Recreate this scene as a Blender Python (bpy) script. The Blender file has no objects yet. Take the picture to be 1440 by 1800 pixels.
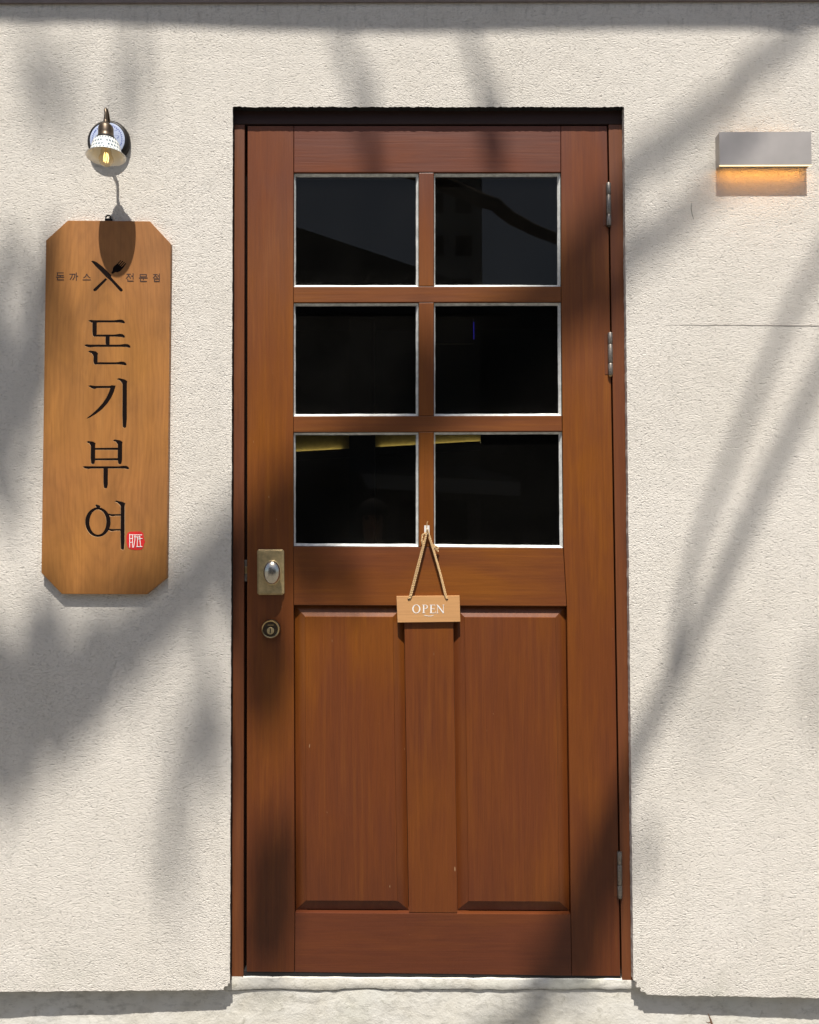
import bpy, bmesh, math, random
from mathutils import Vector, Matrix
from mathutils.geometry import tessellate_polygon
random.seed(7)
R = math.radians
scn = bpy.context.scene
col = scn.collection

# ------------------------------------------------------------------ camera
CAM = Vector((-0.04991, -2.02353, 1.07808)); PITCH, YAW, ROLL = 0.029227, -0.000266, -0.002776
FPX = 1440.0                      # focal length in pixels of the 1440x1800 photograph
fw = Vector((math.sin(YAW)*math.cos(PITCH), math.cos(YAW)*math.cos(PITCH), math.sin(PITCH)))
rt0 = fw.cross(Vector((0, 0, 1))).normalized(); up0 = rt0.cross(fw)
RT = math.cos(ROLL)*rt0 + math.sin(ROLL)*up0; UP = -math.sin(ROLL)*rt0 + math.cos(ROLL)*up0
cd = bpy.data.cameras.new('camera'); cam = bpy.data.objects.new('camera', cd); col.objects.link(cam)
cam.matrix_world = Matrix(((RT.x, UP.x, -fw.x, CAM.x), (RT.y, UP.y, -fw.y, CAM.y), (RT.z, UP.z, -fw.z, CAM.z), (0, 0, 0, 1)))
cd.sensor_fit = 'VERTICAL'; cd.sensor_height = 36; cd.lens = 36*FPX/1800
cd.clip_start = 0.02; cd.clip_end = 300
scn.camera = cam

# ------------------------------------------------------------------ sky, sun, exposure
SUN = Vector((0.03, 1.0, -2.3)).normalized()      # direction the light travels
w = bpy.data.worlds.new('World'); scn.world = w; w.use_nodes = True
nt = w.node_tree; bg = nt.nodes['Background']
sky = nt.nodes.new('ShaderNodeTexSky'); sky.sky_type = 'NISHITA'; sky.sun_disc = False
sky.sun_elevation = R(66.5); sky.sun_rotation = R(180); sky.air_density = 1.0; sky.dust_density = 2.2; sky.ozone_density = 1.0
nt.links.new(sky.outputs[0], bg.inputs[0]); bg.inputs[1].default_value = 0.070
ld = bpy.data.lights.new('sun', 'SUN'); lo = bpy.data.objects.new('sun', ld); col.objects.link(lo)
ld.energy = 4.9; ld.angle = R(0.53); ld.color = (1.0, 0.955, 0.88)
lo.rotation_euler = SUN.to_track_quat('-Z', 'Y').to_euler(); lo.location = (0, -6, 14)
vs = scn.view_settings; vs.view_transform = 'Standard'; vs.look = 'None'; vs.gamma = 1; vs.use_curve_mapping = False
vs.exposure = 0.55
scn.render.engine = 'CYCLES'
try:
    scn.cycles.use_denoising = True; scn.cycles.sample_clamp_indirect = 3.0; scn.cycles.max_bounces = 8; scn.cycles.transparent_max_bounces = 12
except Exception: pass

# ------------------------------------------------------------------ helpers
def P(u, v, y=0.0):
    """photo point (u, v) on the vertical plane at depth y -> world point"""
    d = fw + (u-720)/FPX*RT + (900-v)/FPX*UP
    return CAM + d*((y-CAM.y)/d.y)
def tag(o, label=None, cat=None, group=None, kind=None):
    if label: o['label'] = label
    if cat: o['category'] = cat
    if group: o['group'] = group
    if kind: o['kind'] = kind
    return o
def empty(name, loc):
    o = bpy.data.objects.new(name, None); col.objects.link(o); o.location = loc; o.empty_display_size = .05
    return o
def link(name, bm, mats, parent=None, smooth=False, origin=None):
    """one bmesh in world coordinates -> one object, child of parent"""
    bmesh.ops.recalc_face_normals(bm, faces=bm.faces[:])
    off = Vector(origin) if origin is not None else (parent_world(parent) if parent else Vector((0, 0, 0)))
    for vv in bm.verts: vv.co -= off
    me = bpy.data.meshes.new(name); bm.to_mesh(me); bm.free()
    if not isinstance(mats, (list, tuple)): mats = [mats]
    for m in mats: me.materials.append(m)
    if smooth:
        me.polygons.foreach_set('use_smooth', [True]*len(me.polygons))
        try: me.set_sharp_from_angle(angle=R(38))
        except Exception: pass
    o = bpy.data.objects.new(name, me); col.objects.link(o)
    if parent: o.parent = parent; o.location = off - parent_world(parent)
    else: o.location = off
    return o
def parent_world(o):
    v = Vector((0, 0, 0))
    while o: v = v + Vector(o.location); o = o.parent
    return v
def poly_prism(bm, pts, yf, yb, taper=None, mi=0):
    """pts: (x, z) outline; front at yf, back at yb"""
    a = [bm.verts.new((x, yf, z)) for x, z in pts]
    b = [bm.verts.new((x, yb, z)) for x, z in (taper or pts)]
    fs = [bm.faces.new(a), bm.faces.new(b[::-1])]
    n = len(pts)
    for i in range(n): fs.append(bm.faces.new((a[i], b[i], b[(i+1) % n], a[(i+1) % n])))
    for f in fs: f.material_index = mi
    return a, b
def px(pts, y): return [(P(u, v, y).x, P(u, v, y).z) for u, v in pts]
def inset(pts, d):
    """offset a simple polygon inwards by d (negative = outwards)"""
    n = len(pts); A = sum(pts[i][0]*pts[(i+1) % n][1]-pts[(i+1) % n][0]*pts[i][1] for i in range(n))
    s = 1 if A > 0 else -1; out = []
    for i in range(n):
        p0, p1, p2 = Vector(pts[i-1]), Vector(pts[i]), Vector(pts[(i+1) % n])
        e1 = (p1-p0); e2 = (p2-p1)
        if e1.length < 1e-9 or e2.length < 1e-9: out.append(tuple(p1)); continue
        e1.normalize(); e2.normalize()
        n1 = Vector((-e1.y, e1.x))*s; n2 = Vector((-e2.y, e2.x))*s
        m = n1+n2
        if m.length < .2: m = n1.copy()
        else: m.normalize()
        k = d/max(.5, m.dot(n1)); q = p1+m*k; out.append((q.x, q.y))
    return out
def bevel_front(bm, w, seg=2, ang=30):
    es = [e for e in bm.edges if len(e.link_faces) == 2 and e.calc_face_angle(0) > R(ang)]
    if es: bmesh.ops.bevel(bm, geom=es, offset=w, segments=seg, affect='EDGES', profile=.6, clamp_overlap=True)
def slab(name, pts, yf, yb, mat, parent, bev=.0014, gap=.00055, seg=2):
    bm = bmesh.new(); q = px(pts, yf)
    poly_prism(bm, inset(q, gap) if gap else q, yf, yb)
    bmesh.ops.recalc_face_normals(bm, faces=bm.faces[:])
    if bev: bevel_front(bm, bev, seg)
    return link(name, bm, mat, parent)
def box(bm, lo_, hi_):
    x0, y0, z0 = lo_; x1, y1, z1 = hi_
    poly_prism(bm, [(x0, z0), (x1, z0), (x1, z1), (x0, z1)], y0, y1)
def tube(bm, pts, rad, sides=10, caps=True, twist=0):
    pts = [Vector(p) for p in pts]; n = len(pts)
    if not isinstance(rad, (list, tuple)): rad = [rad]*n
    rings = []; ref = None
    for i, p in enumerate(pts):
        t = (pts[min(i+1, n-1)]-pts[max(i-1, 0)]).normalized()
        if ref is None: ref = t.orthogonal().normalized()
        ref = (ref-t*ref.dot(t)); ref = ref.normalized() if ref.length > 1e-6 else t.orthogonal().normalized()
        b = t.cross(ref)
        rings.append([bm.verts.new(p+(ref*math.cos(a)+b*math.sin(a))*rad[i]) for a in [2*math.pi*k/sides+twist*i for k in range(sides)]])
    for i in range(n-1):
        for k in range(sides):
            bm.faces.new((rings[i][k], rings[i][(k+1) % sides], rings[i+1][(k+1) % sides], rings[i+1][k]))
    if caps: bm.faces.new(rings[0][::-1]); bm.faces.new(rings[-1])
def lathe(bm, prof, M, sides=32, closed=False, uv=False):
    """prof: (r, h) list turned round local Z then placed by matrix M"""
    rings = []
    for r, h in prof:
        if r < 1e-6: rings.append([bm.verts.new(M @ Vector((0, 0, h)))])
        else: rings.append([bm.verts.new(M @ Vector((r*math.cos(2*math.pi*k/sides), r*math.sin(2*math.pi*k/sides), h))) for k in range(sides)])
    lay = bm.loops.layers.uv.verify() if uv else None
    m = len(rings); N = m if closed else m-1
    for i in range(N):
        A, B = rings[i], rings[(i+1) % m]
        for k in range(sides):
            k2 = (k+1) % sides
            if len(A) == 1 and len(B) == 1: continue
            if len(A) == 1: f = bm.faces.new((A[0], B[k], B[k2])); q = [(k+.5, i), (k, i+1), (k+1, i+1)]
            elif len(B) == 1: f = bm.faces.new((A[k], B[0], A[k2])); q = [(k, i), (k+.5, i+1), (k+1, i)]
            else: f = bm.faces.new((A[k], B[k], B[k2], A[k2])); q = [(k, i), (k, i+1), (k+1, i+1), (k+1, i)]
            if uv:
                for L, (a, b) in zip(f.loops, q): L[lay].uv = (a/sides, b/max(1, m-1))
def stroke(pts, ws):
    """a pen stroke with a width per point -> outline polygon"""
    pts = [Vector(p) for p in pts]; n = len(pts)
    if not isinstance(ws, (list, tuple)): ws = [ws]*n
    L, Rr = [], []
    for i in range(n):
        t = (pts[min(i+1, n-1)]-pts[max(i-1, 0)]).normalized(); nn = Vector((-t.y, t.x))
        L.append(tuple(pts[i]+nn*ws[i]/2)); Rr.append(tuple(pts[i]-nn*ws[i]/2))
    return L+Rr[::-1]

# ------------------------------------------------------------------ materials
class NT:
    def __init__(s, name):
        s.m = bpy.data.materials.new(name); s.m.use_nodes = True; s.t = s.m.node_tree
        s.b = s.t.nodes['Principled BSDF']; s.out = s.t.nodes['Material Output']
    def n(s, typ, **kw):
        x = s.t.nodes.new(typ)
        for k, v in kw.items():
            if k.startswith('_'): x.inputs[k[1:].replace('_', ' ')].default_value = v
            else: setattr(x, k, v)
        return x
    def l(s, a, b): s.t.links.new(a, b)
    def coords(s, scale=(1, 1, 1), rnd=0.0, kind='Object'):
        tc = s.n('ShaderNodeTexCoord'); mp = s.n('ShaderNodeMapping'); mp.inputs['Scale'].default_value = scale
        s.l(tc.outputs[kind], mp.inputs['Vector'])
        if rnd:
            oi = s.n('ShaderNodeObjectInfo'); mu = s.n('ShaderNodeVectorMath', operation='SCALE')
            cb = s.n('ShaderNodeCombineXYZ')
            for i in range(3): s.l(oi.outputs['Random'], cb.inputs[i])
            s.l(cb.outputs[0], mu.inputs[0]); mu.inputs['Scale'].default_value = rnd
            s.l(mu.outputs[0], mp.inputs['Location'])
        return mp.outputs[0]
    def noise(s, vec, scale=5, detail=4, rough=.55, dist=0.0):
        x = s.n('ShaderNodeTexNoise'); x.inputs['Scale'].default_value = scale; x.inputs['Detail'].default_value = detail
        x.inputs['Roughness'].default_value = rough; x.inputs['Distortion'].default_value = dist
        s.l(vec, x.inputs['Vector']); return x.outputs['Fac']
    def ramp(s, fac, stops):
        x = s.n('ShaderNodeValToRGB'); e = x.color_ramp.elements
        while len(e) < len(stops): e.new(.5)
        for el, (p, c) in zip(e, stops):
            el.position = p; el.color = (*c, 1) if isinstance(c, (tuple, list)) else (c, c, c, 1)
        s.l(fac, x.inputs['Fac']); return x.outputs['Color']
    def mix(s, a, b, fac, mode='MIX'):
        x = s.n('ShaderNodeMix', data_type='RGBA', blend_type=mode)
        for i, v in ((6, a), (7, b), (0, fac)):
            if hasattr(v, 'is_linked') or isinstance(v, bpy.types.NodeSocket): s.l(v, x.inputs[i])
            elif i == 0: x.inputs[0].default_value = v
            else: x.inputs[i].default_value = (*v, 1)
        return x.outputs[2]
    def math(s, op, a, b=None):
        x = s.n('ShaderNodeMath', operation=op)
        for i, v in enumerate((a, b)):
            if v is None: continue
            if isinstance(v, bpy.types.NodeSocket): s.l(v, x.inputs[i])
            else: x.inputs[i].default_value = v
        return x.outputs[0]
    def bump(s, h, dist=.001, strength=1.0, prev=None):
        x = s.n('ShaderNodeBump'); x.inputs['Distance'].default_value = dist; x.inputs['Strength'].default_value = strength
        s.l(h, x.inputs['Height'])
        if prev: s.l(prev, x.inputs['Normal'])
        return x.outputs['Normal']
    def set(s, color=None, rough=None, metal=None, normal=None, **kw):
        for k, v in (('Base Color', color), ('Roughness', rough), ('Metallic', metal), ('Normal', normal)):
            if v is None: continue
            if isinstance(v, bpy.types.NodeSocket): s.l(v, s.b.inputs[k])
            else: s.b.inputs[k].default_value = (*v, 1) if k == 'Base Color' else v
        for k, v in kw.items(): s.b.inputs[k.replace('_', ' ')].default_value = v
        return s.m

def plain(name, c, rough=.6, metal=0.0, var=.12, scale=40, bump=0.0, spec=.5):
    t = NT(name); t.b.inputs['Specular IOR Level'].default_value = spec; v = t.coords(rnd=5)
    f = t.noise(v, scale, 5, .6)
    lo_ = tuple(x*(1-var) for x in c); hi_ = tuple(min(1, x*(1+var)) for x in c)
    nn = t.bump(t.noise(v, scale*4, 3), .0006, bump) if bump else None
    t.set(t.ramp(f, [(.3, lo_), (.7, hi_)]), t.math('MULTIPLY_ADD', f, .2) if False else rough, metal, nn)
    return t.m

def mk_stucco():
    t = NT('cream_stucco'); v = t.coords((1, 1, 1))
    vs_ = t.coords((1.0, 1, 1.75))
    # height: worm-like trowel texture
    warp = t.noise(vs_, 55, 2, .5)
    n1 = t.noise(vs_, 150, 2, .4, .9)
    n2 = t.noise(vs_, 240, 1, .5, .3)
    n3 = t.noise(v, 18, 3, .5)
    r1 = t.math('ABSOLUTE', t.math('SUBTRACT', n1, .5))
    ridge = t.math('SUBTRACT', 1.0, t.math('MULTIPLY', r1, 4.2))
    h = t.math('ADD', t.math('MULTIPLY', ridge, .42), t.math('ADD', t.math('MULTIPLY', n1, .9), t.math('MULTIPLY', n2, .55)))
    h = t.math('ADD', h, t.math('MULTIPLY', n3, .8))
    h = t.math('MULTIPLY', h, t.ramp(t.noise(t.coords((.7, 1, 1.2)), 3.2, 3, .5), [(.32, .75), (.68, 1.0)]))
    nn = t.bump(h, .0029, 1.0)
    # colour: gentle warm / cool mottling, old stains under the flashing and near the base
    big = t.noise(v, 2.3, 4, .6); mid = t.noise(v, 11, 5, .65)
    c = t.ramp(big, [(.3, (.69, .642, .570)), (.7, (.755, .708, .642))])
    c = t.mix(c, (.65, .62, .56), t.ramp(mid, [(.55, 0.0), (.8, .5)]))
    sep = t.n('ShaderNodeSeparateXYZ'); t.l(v, sep.inputs[0])
    top = t.math('MULTIPLY', t.ramp(t.math('SUBTRACT', sep.outputs[2], 1.4), [(.90, 0.0), (1.0, 1.0)]), t.ramp(t.noise(t.coords((1, 1, .3)), 60, 4, .7), [(.52, 0.0), (.7, .32)]))
    c = t.mix(c, (.16, .15, .13), top)
    foot = t.math('MULTIPLY', t.ramp(t.math('ADD', sep.outputs[2], .5), [(.44, 1.0), (.62, 0.0)]), t.ramp(t.noise(v, 8, 5, .65), [(.48, 0.0), (.75, .5)]))
    c = t.mix(c, (.42, .42, .34), foot)
    run = t.ramp(t.noise(t.coords((1, 1, .06)), 14, 4, .6), [(.56, 0.0), (.76, .22)])
    c = t.mix(c, (.50, .47, .42), run)
    speck = t.ramp(t.noise(v, 75, 2, .5), [(.755, 0.0), (.78, .6)])
    c = t.mix(c, (.22, .2, .17), speck)
    pit = t.ramp(n1, [(.28, .86), (.48, 1.0)])
    c = t.mix(c, pit, .6, 'MULTIPLY')
    return t.set(c, .93, 0, nn, Specular_IOR_Level=.2)

def mk_wood(name, dark, mid, light, axis='Z', rough=.42, wear=.5, ring=0.0, zfade=False):
    t = NT(name)
    st = {'Z': (1, 1, .035), 'X': (.035, 1, 1)}[axis]
    v = t.coords(st, rnd=9); vb = t.coords((1, 1, 1) if True else st, rnd=6)
    g = t.noise(v, 95, 7, .6, .2); g2 = t.noise(v, 330, 4, .6)
    blot = t.noise(t.coords({'Z': (1, 1, .32), 'X': (.32, 1, 1)}[axis], rnd=6), 7, 4, .6, .3)
    c = t.ramp(g, [(.16, dark), (.52, mid), (.88, light)])
    wearc = t.mix(mid, (light[0]*1.12, light[1]*1.14, light[2]*.92), t.ramp(blot, [(.40, 0.0), (.62, wear)]))
    c = t.mix(c, wearc, t.ramp(blot, [(.35, .12), (.7, .62)]))
    tcz = t.n('ShaderNodeTexCoord'); sz = t.n('ShaderNodeSeparateXYZ'); t.l(tcz.outputs['Object'], sz.inputs[0])
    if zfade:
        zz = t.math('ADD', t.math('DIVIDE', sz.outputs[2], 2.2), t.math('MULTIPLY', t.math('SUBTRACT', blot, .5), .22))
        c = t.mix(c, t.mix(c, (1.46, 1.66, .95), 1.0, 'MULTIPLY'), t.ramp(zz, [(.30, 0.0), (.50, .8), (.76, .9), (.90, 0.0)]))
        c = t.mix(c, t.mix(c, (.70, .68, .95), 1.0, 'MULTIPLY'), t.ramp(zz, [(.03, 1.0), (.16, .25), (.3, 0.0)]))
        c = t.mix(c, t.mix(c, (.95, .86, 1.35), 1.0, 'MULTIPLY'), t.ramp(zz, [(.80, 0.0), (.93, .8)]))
    red = t.ramp(t.noise(vb, 2.6, 3, .5), [(.42, 0.0), (.66, .45)])
    c = t.mix(c, (mid[0]*.95, mid[1]*.90, mid[2]*1.25), red)
    c = t.mix(c, t.ramp(g2, [(.3, .80), (.62, 1.0)]), .7, 'MULTIPLY')
    # small pale nicks where the varnish is chipped
    nick = t.ramp(t.noise(t.coords({'Z': (1, 1, .4), 'X': (.4, 1, 1)}[axis], rnd=3), 120, 1, .4), [(.82, 0.0), (.86, .6)])
    c = t.mix(c, (.42, .27, .15), nick)
    if ring:
        wv = t.n('ShaderNodeTexWave', wave_type='RINGS', rings_direction='SPHERICAL'); wv.inputs['Scale'].default_value = 26
        wv.inputs['Distortion'].default_value = 7; wv.inputs['Detail'].default_value = 3; wv.inputs['Detail Scale'].default_value = 1.4
        t.l(t.coords((1, .4, .22)), wv.inputs['Vector'])
        c = t.mix(c, t.ramp(t.noise(t.coords((1, 1, .5)), 9, 4, .6, .4), [(.30, .70), (.62, 1.0)]), 1.0, 'MULTIPLY')
        c = t.mix(c, t.ramp(wv.outputs['Fac'], [(.0, .80), (.55, 1.0)]), ring, 'MULTIPLY')
    h = t.math('ADD', g, t.math('MULTIPLY', g2, .5))
    rr = t.ramp(blot, [(.3, rough+.1), (.7, rough-.06)])
    nn = t.bump(h, .0006, .5)
    m = t.set(c, rr, 0, nn, Specular_IOR_Level=.42)
    return m

M = {}
M['stucco'] = mk_stucco()
DK, MD, LT = (.090, .022, .0052), (.142, .036, .0066), (.225, .070, .0092)
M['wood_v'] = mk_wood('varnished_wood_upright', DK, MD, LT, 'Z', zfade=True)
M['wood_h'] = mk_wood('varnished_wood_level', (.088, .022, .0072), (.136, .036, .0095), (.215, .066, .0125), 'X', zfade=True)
M['wood_frame'] = mk_wood('varnished_frame_wood', (.085, .025, .010), (.155, .048, .016), (.24, .082, .019), 'Z', wear=.3)
M['wood_head'] = mk_wood('shaded_dark_head_wood', (.020, .009, .006), (.036, .014, .009), (.052, .02, .012), 'X', rough=.6, wear=.1)  # darker head wood, with the shade of the recess put into its colour
M['sign_wood'] = mk_wood('honey_oiled_board', (.315, .122, .026), (.415, .174, .040), (.475, .212, .055), 'Z', rough=.5, wear=.3, ring=.38)
M['tag_wood'] = mk_wood('pale_plywood', (.48, .24, .085), (.57, .30, .115), (.62, .35, .14), 'X', rough=.6, wear=.2)
M['groove'] = plain('cut_wood_edge', (.50, .33, .19), .7)
M['ink'] = plain('dark_engraving_paint', (.007, .0035, .003), .9, spec=.1)
M['ink_brown'] = plain('burnt_lettering', (.045, .016, .008), .7)
M['red'] = plain('red_stamp_paint', (.58, .015, .014), .55, var=.2)
M['white_paint'] = plain('white_lettering_paint', (.82, .80, .77), .6)
M['putty'] = plain('white_glazing_putty', (.66, .66, .63), .6, var=.26, scale=60, bump=.4)
M['gap_shade'] = plain('black_gap_shade', (.012, .011, .010), .8)  # black that puts the dark of gaps and recesses into the colour
M['brass'] = plain('aged_brass', (.64, .49, .25), .40, .55, var=.2, scale=90)
M['brass_edge'] = plain('rubbed_brass', (.62, .45, .22), .28, 1.0)
M['chrome'] = plain('worn_nickel_knob', (.66, .60, .50), .27, 1.0, var=.08)
M['steel'] = plain('dull_hinge_steel', (.28, .25, .215), .45, .8, var=.3, scale=160)
M['bronze'] = plain('dark_bronze', (.085, .062, .042), .40, .75, var=.3, scale=120)
M['black_metal'] = plain('blackened_metal', (.022, .019, .017), .45, .5)
M['jute'] = plain('jute_cord_fibre', (.62, .42, .21), .9, 0, .3, 500, .5)
M['hook_clear'] = plain('milky_plastic_hook', (.72, .70, .66), .25)
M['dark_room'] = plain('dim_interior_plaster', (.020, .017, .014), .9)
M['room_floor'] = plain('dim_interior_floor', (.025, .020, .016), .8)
M['cove'] = plain('yellow_cove_board', (.42, .34, .14), .8)
M['room_post'] = plain('dark_stained_post', (.008, .007, .006), .8)
M['flash'] = plain('brown_flashing_paint', (.20, .16, .145), .6)
M['roof'] = plain('weathered_eave_board', (.16, .12, .09), .8, 0, .3, 20)
M['twig'] = plain('dry_twig_bark', (.10, .05, .025), .8)

def mk_concrete():
    t = NT('rough_pale_concrete'); v = t.coords()
    a = t.noise(v, 6, 6, .65, .4); b = t.noise(v, 42, 6, .7, .5); d = t.noise(v, 190, 3, .6)
    c = t.ramp(a, [(.28, (.58, .54, .45)), (.5, (.68, .65, .58)), (.72, (.73, .71, .66))])
    c = t.mix(c, (.27, .25, .19), t.ramp(b, [(.58, 0.0), (.74, .75)]))
    c = t.mix(c, (.14, .13, .10), t.ramp(d, [(.70, 0.0), (.76, .7)]))
    green = t.ramp(t.noise(v, 4.5, 3, .5), [(.5, 0.0), (.7, .3)])
    c = t.mix(c, (.46, .50, .42), green)
    sp = t.n('ShaderNodeSeparateXYZ'); t.l(v, sp.inputs[0])
    dirt = t.math('MULTIPLY', t.ramp(t.noise(t.coords((1, 1, 2.2)), 26, 5, .7), [(.48, 0.0), (.66, .5)]), t.ramp(t.noise(v, 3.1, 2, .5), [(.38, .25), (.6, 1.0)]))
    c = t.mix(c, (.25, .235, .20), dirt)
    h = t.math('ADD', b, t.math('MULTIPLY', d, .5))
    return t.set(c, .92, 0, t.bump(h, .0018, .8, t.bump(a, .007, .6)), Specular_IOR_Level=.2)
M['concrete'] = mk_concrete()
def mk_paving():
    t = NT('street_paving'); v = t.coords()
    a = t.noise(v, 1.4, 6, .6); b = t.noise(v, 60, 4, .6)
    c = t.mix(t.ramp(a, [(.3, (.10, .095, .085)), (.7, (.17, .16, .14))]), t.ramp(b, [(.3, .7), (.7, 1.0)]), .6, 'MULTIPLY')
    return t.set(c, .9, 0, t.bump(b, .004, .6))
M['paving'] = mk_paving()
def mk_leaf():
    t = NT('leaf_green'); v = t.coords(rnd=2)
    c = t.ramp(t.noise(v, 3, 3), [(.3, (.035, .065, .018)), (.7, (.075, .115, .03))])
    t.set(c, .55); t.b.inputs['Transmission Weight'].default_value = 0
    return t.m
M['leaf'] = mk_leaf()
M['bark'] = plain('tree_bark', (.13, .10, .075), .9, 0, .4, 30, .8)
def emit(name, c, s):
    t = NT(name); t.b.inputs['Base Color'].default_value = (*c, 1)
    t.b.inputs['Emission Color'].default_value = (*c, 1); t.b.inputs['Emission Strength'].default_value = s
    return t.m
M['led_warm'] = emit('warm_led_diffuser', (1.0, .43, .065), 17.0)
M['led_dim'] = emit('weak_warm_led', (1.0, .52, .14), 5.0)
M['led_edge'] = emit('glowing_acrylic_edge', (1.0, .80, .42), 1.0)
M['led_cove'] = emit('cove_led_strip', (1.0, .86, .42), 3.4)
M['filament'] = emit('hot_filament', (1.0, .74, .30), 2.6)
M['blue_led'] = emit('blue_led', (.05, .04, .9), .16)
def mk_glass(name, warm=(1, 1, 1), dust=True, refl=1.0):
    t = NT(name); t.t.nodes.remove(t.b)
    tr = t.n('ShaderNodeBsdfTransparent'); tr.inputs[0].default_value = (*warm, 1)
    gl = t.n('ShaderNodeBsdfGlossy'); gl.inputs['Roughness'].default_value = .004; gl.inputs['Color'].default_value = (refl*.74, refl*.68, refl*.60, 1)
    fr = t.n('ShaderNodeFresnel'); fr.inputs['IOR'].default_value = 1.46; fo = fr.outputs[0]
    if not dust:
        lw = t.n('ShaderNodeLayerWeight'); fo = t.math('MULTIPLY_ADD', t.math('POWER', lw.outputs['Facing'], 3.0), .75); fo.node.inputs[2].default_value = .06
    mx = t.n('ShaderNodeMixShader'); t.l(fo, mx.inputs[0]); t.l(tr.outputs[0], mx.inputs[1]); t.l(gl.outputs[0], mx.inputs[2])
    res = mx.outputs[0]
    if dust:
        v = t.coords(kind='Object', rnd=4); g = t.n('ShaderNodeTexCoord'); sp = t.n('ShaderNodeSeparateXYZ'); t.l(g.outputs['Generated'], sp.inputs[0])
        low = t.ramp(sp.outputs[2], [(.0, 1.0), (.06, .35), (.15, .04), (1.0, .02)])
        f = t.math('MULTIPLY', t.ramp(t.noise(v, 420, 2, .6), [(.64, 0.0), (.74, .5)]), low)
        film = t.math('MULTIPLY', t.noise(v, 9, 4, .6), .009)
        df = t.n('ShaderNodeBsdfDiffuse'); df.inputs[0].default_value = (.5, .47, .42, 1)
        m2 = t.n('ShaderNodeMixShader'); t.l(t.math('ADD', f, film), m2.inputs[0]); t.l(res, m2.inputs[1]); t.l(df.outputs[0], m2.inputs[2]); res = m2.outputs[0]
    t.l(res, t.out.inputs['Surface']); return t.m
M['pane'] = mk_glass('window_glass')
M['clear'] = mk_glass('clear_inner_face', dust=False, refl=0.0)
M['bulb'] = mk_glass('bulb_glass', (1.0, .93, .80), False)
def mk_lampmetal():
    t = NT('satin_taupe_metal'); v = t.coords((1, 1, 1)); a = t.noise(v, 9, 3); b = t.noise(t.coords((.05, 1, 1)), 300, 3)
    c = t.ramp(a, [(.3, (.40, .365, .335)), (.7, (.52, .475, .44))])
    return t.set(c, .45, .45, t.bump(b, .0003, .15))
M['taupe'] = mk_lampmetal()
def mk_porcelain(name, mode):
    t = NT(name); white = (.80, .80, .76); blue = (.05, .085, .30)
    if mode == 'plate':
        v = t.coords(); vx = t.n('ShaderNodeSeparateXYZ'); t.l(v, vx.inputs[0])
        r = t.math('SQRT', t.math('ADD', t.math('POWER', vx.outputs[0], 2.0), t.math('POWER', vx.outputs[2], 2.0)))
        ang = t.math('ARCTAN2', vx.outputs[2], vx.outputs[0])
        dots = t.math('GREATER_THAN', t.math('SINE', t.math('MULTIPLY', ang, 44.0)), .0)
        band = t.math('LESS_THAN', t.math('ABSOLUTE', t.math('SUBTRACT', r, .0365)), .0016)
        f = t.math('MULTIPLY', dots, band)
        pet = t.math('LESS_THAN', t.math('ABSOLUTE', t.math('SUBTRACT', t.math('MULTIPLY', t.math('ADD', t.math('SINE', t.math('MULTIPLY', ang, 6.0)), 2.2), .0092), r)), .0011)
        flo = t.ramp(t.noise(v, 120, 3, .6), [(.60, 0.0), (.66, .7)])
        c = t.mix((.50, .56, .72), (.07, .10, .36), t.math('MAXIMUM', f, t.math('MAXIMUM', t.math('MULTIPLY', pet, .6), flo)))
    else:
        v = t.coords(kind='UV'); sx = t.n('ShaderNodeSeparateXYZ'); t.l(v, sx.inputs[0])
        # staggered blue-grey pips on the upper wall, a few blue flowers on the lower
        row = t.math('FLOOR', t.math('MULTIPLY', sx.outputs[1], 11.0))
        off = t.math('MULTIPLY', t.math('MODULO', row, 2.0), .5)
        fu = t.math('SUBTRACT', t.math('FRACT', t.math('ADD', t.math('MULTIPLY', sx.outputs[0], 30.0), off)), .5)
        fv = t.math('SUBTRACT', t.math('FRACT', t.math('MULTIPLY', sx.outputs[1], 11.0)), .5)
        d = t.math('SQRT', t.math('ADD', t.math('POWER', fu, 2.0), t.math('POWER', fv, 2.0)))
        pip = t.math('MULTIPLY', t.math('LESS_THAN', d, .31), t.math('MULTIPLY', t.math('LESS_THAN', sx.outputs[1], .46), t.math('GREATER_THAN', sx.outputs[1], .04)))
        flo = t.math('MULTIPLY', t.ramp(t.noise(t.coords((14, 7, 1), kind='UV'), 1.0, 3, .6), [(.58, 0.0), (.64, .85)]),
                     t.math('MULTIPLY', t.math('GREATER_THAN', sx.outputs[1], .46), t.math('LESS_THAN', sx.outputs[1], .60)))
        c = t.mix(white, (.11, .16, .20), pip); c = t.mix(c, (.10, .15, .36), flo)
    return t.set(c, .18, 0, None)
M['porcelain_plate'] = mk_porcelain('painted_porcelain_disc', 'plate')
M['porcelain'] = mk_porcelain('painted_porcelain_shade', 'shade')

# ------------------------------------------------------------------ ground and street
GZ = -0.42
bm = bmesh.new()
for x in (-60, 60):
    pass
vsq = [bm.verts.new((x, y, GZ)) for x, y in ((-60, -60), (60, -60), (60, 0.3), (-60, 0.3))]; bm.faces.new(vsq)
tag(link('ground', bm, M['paving']), kind='structure')

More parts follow.
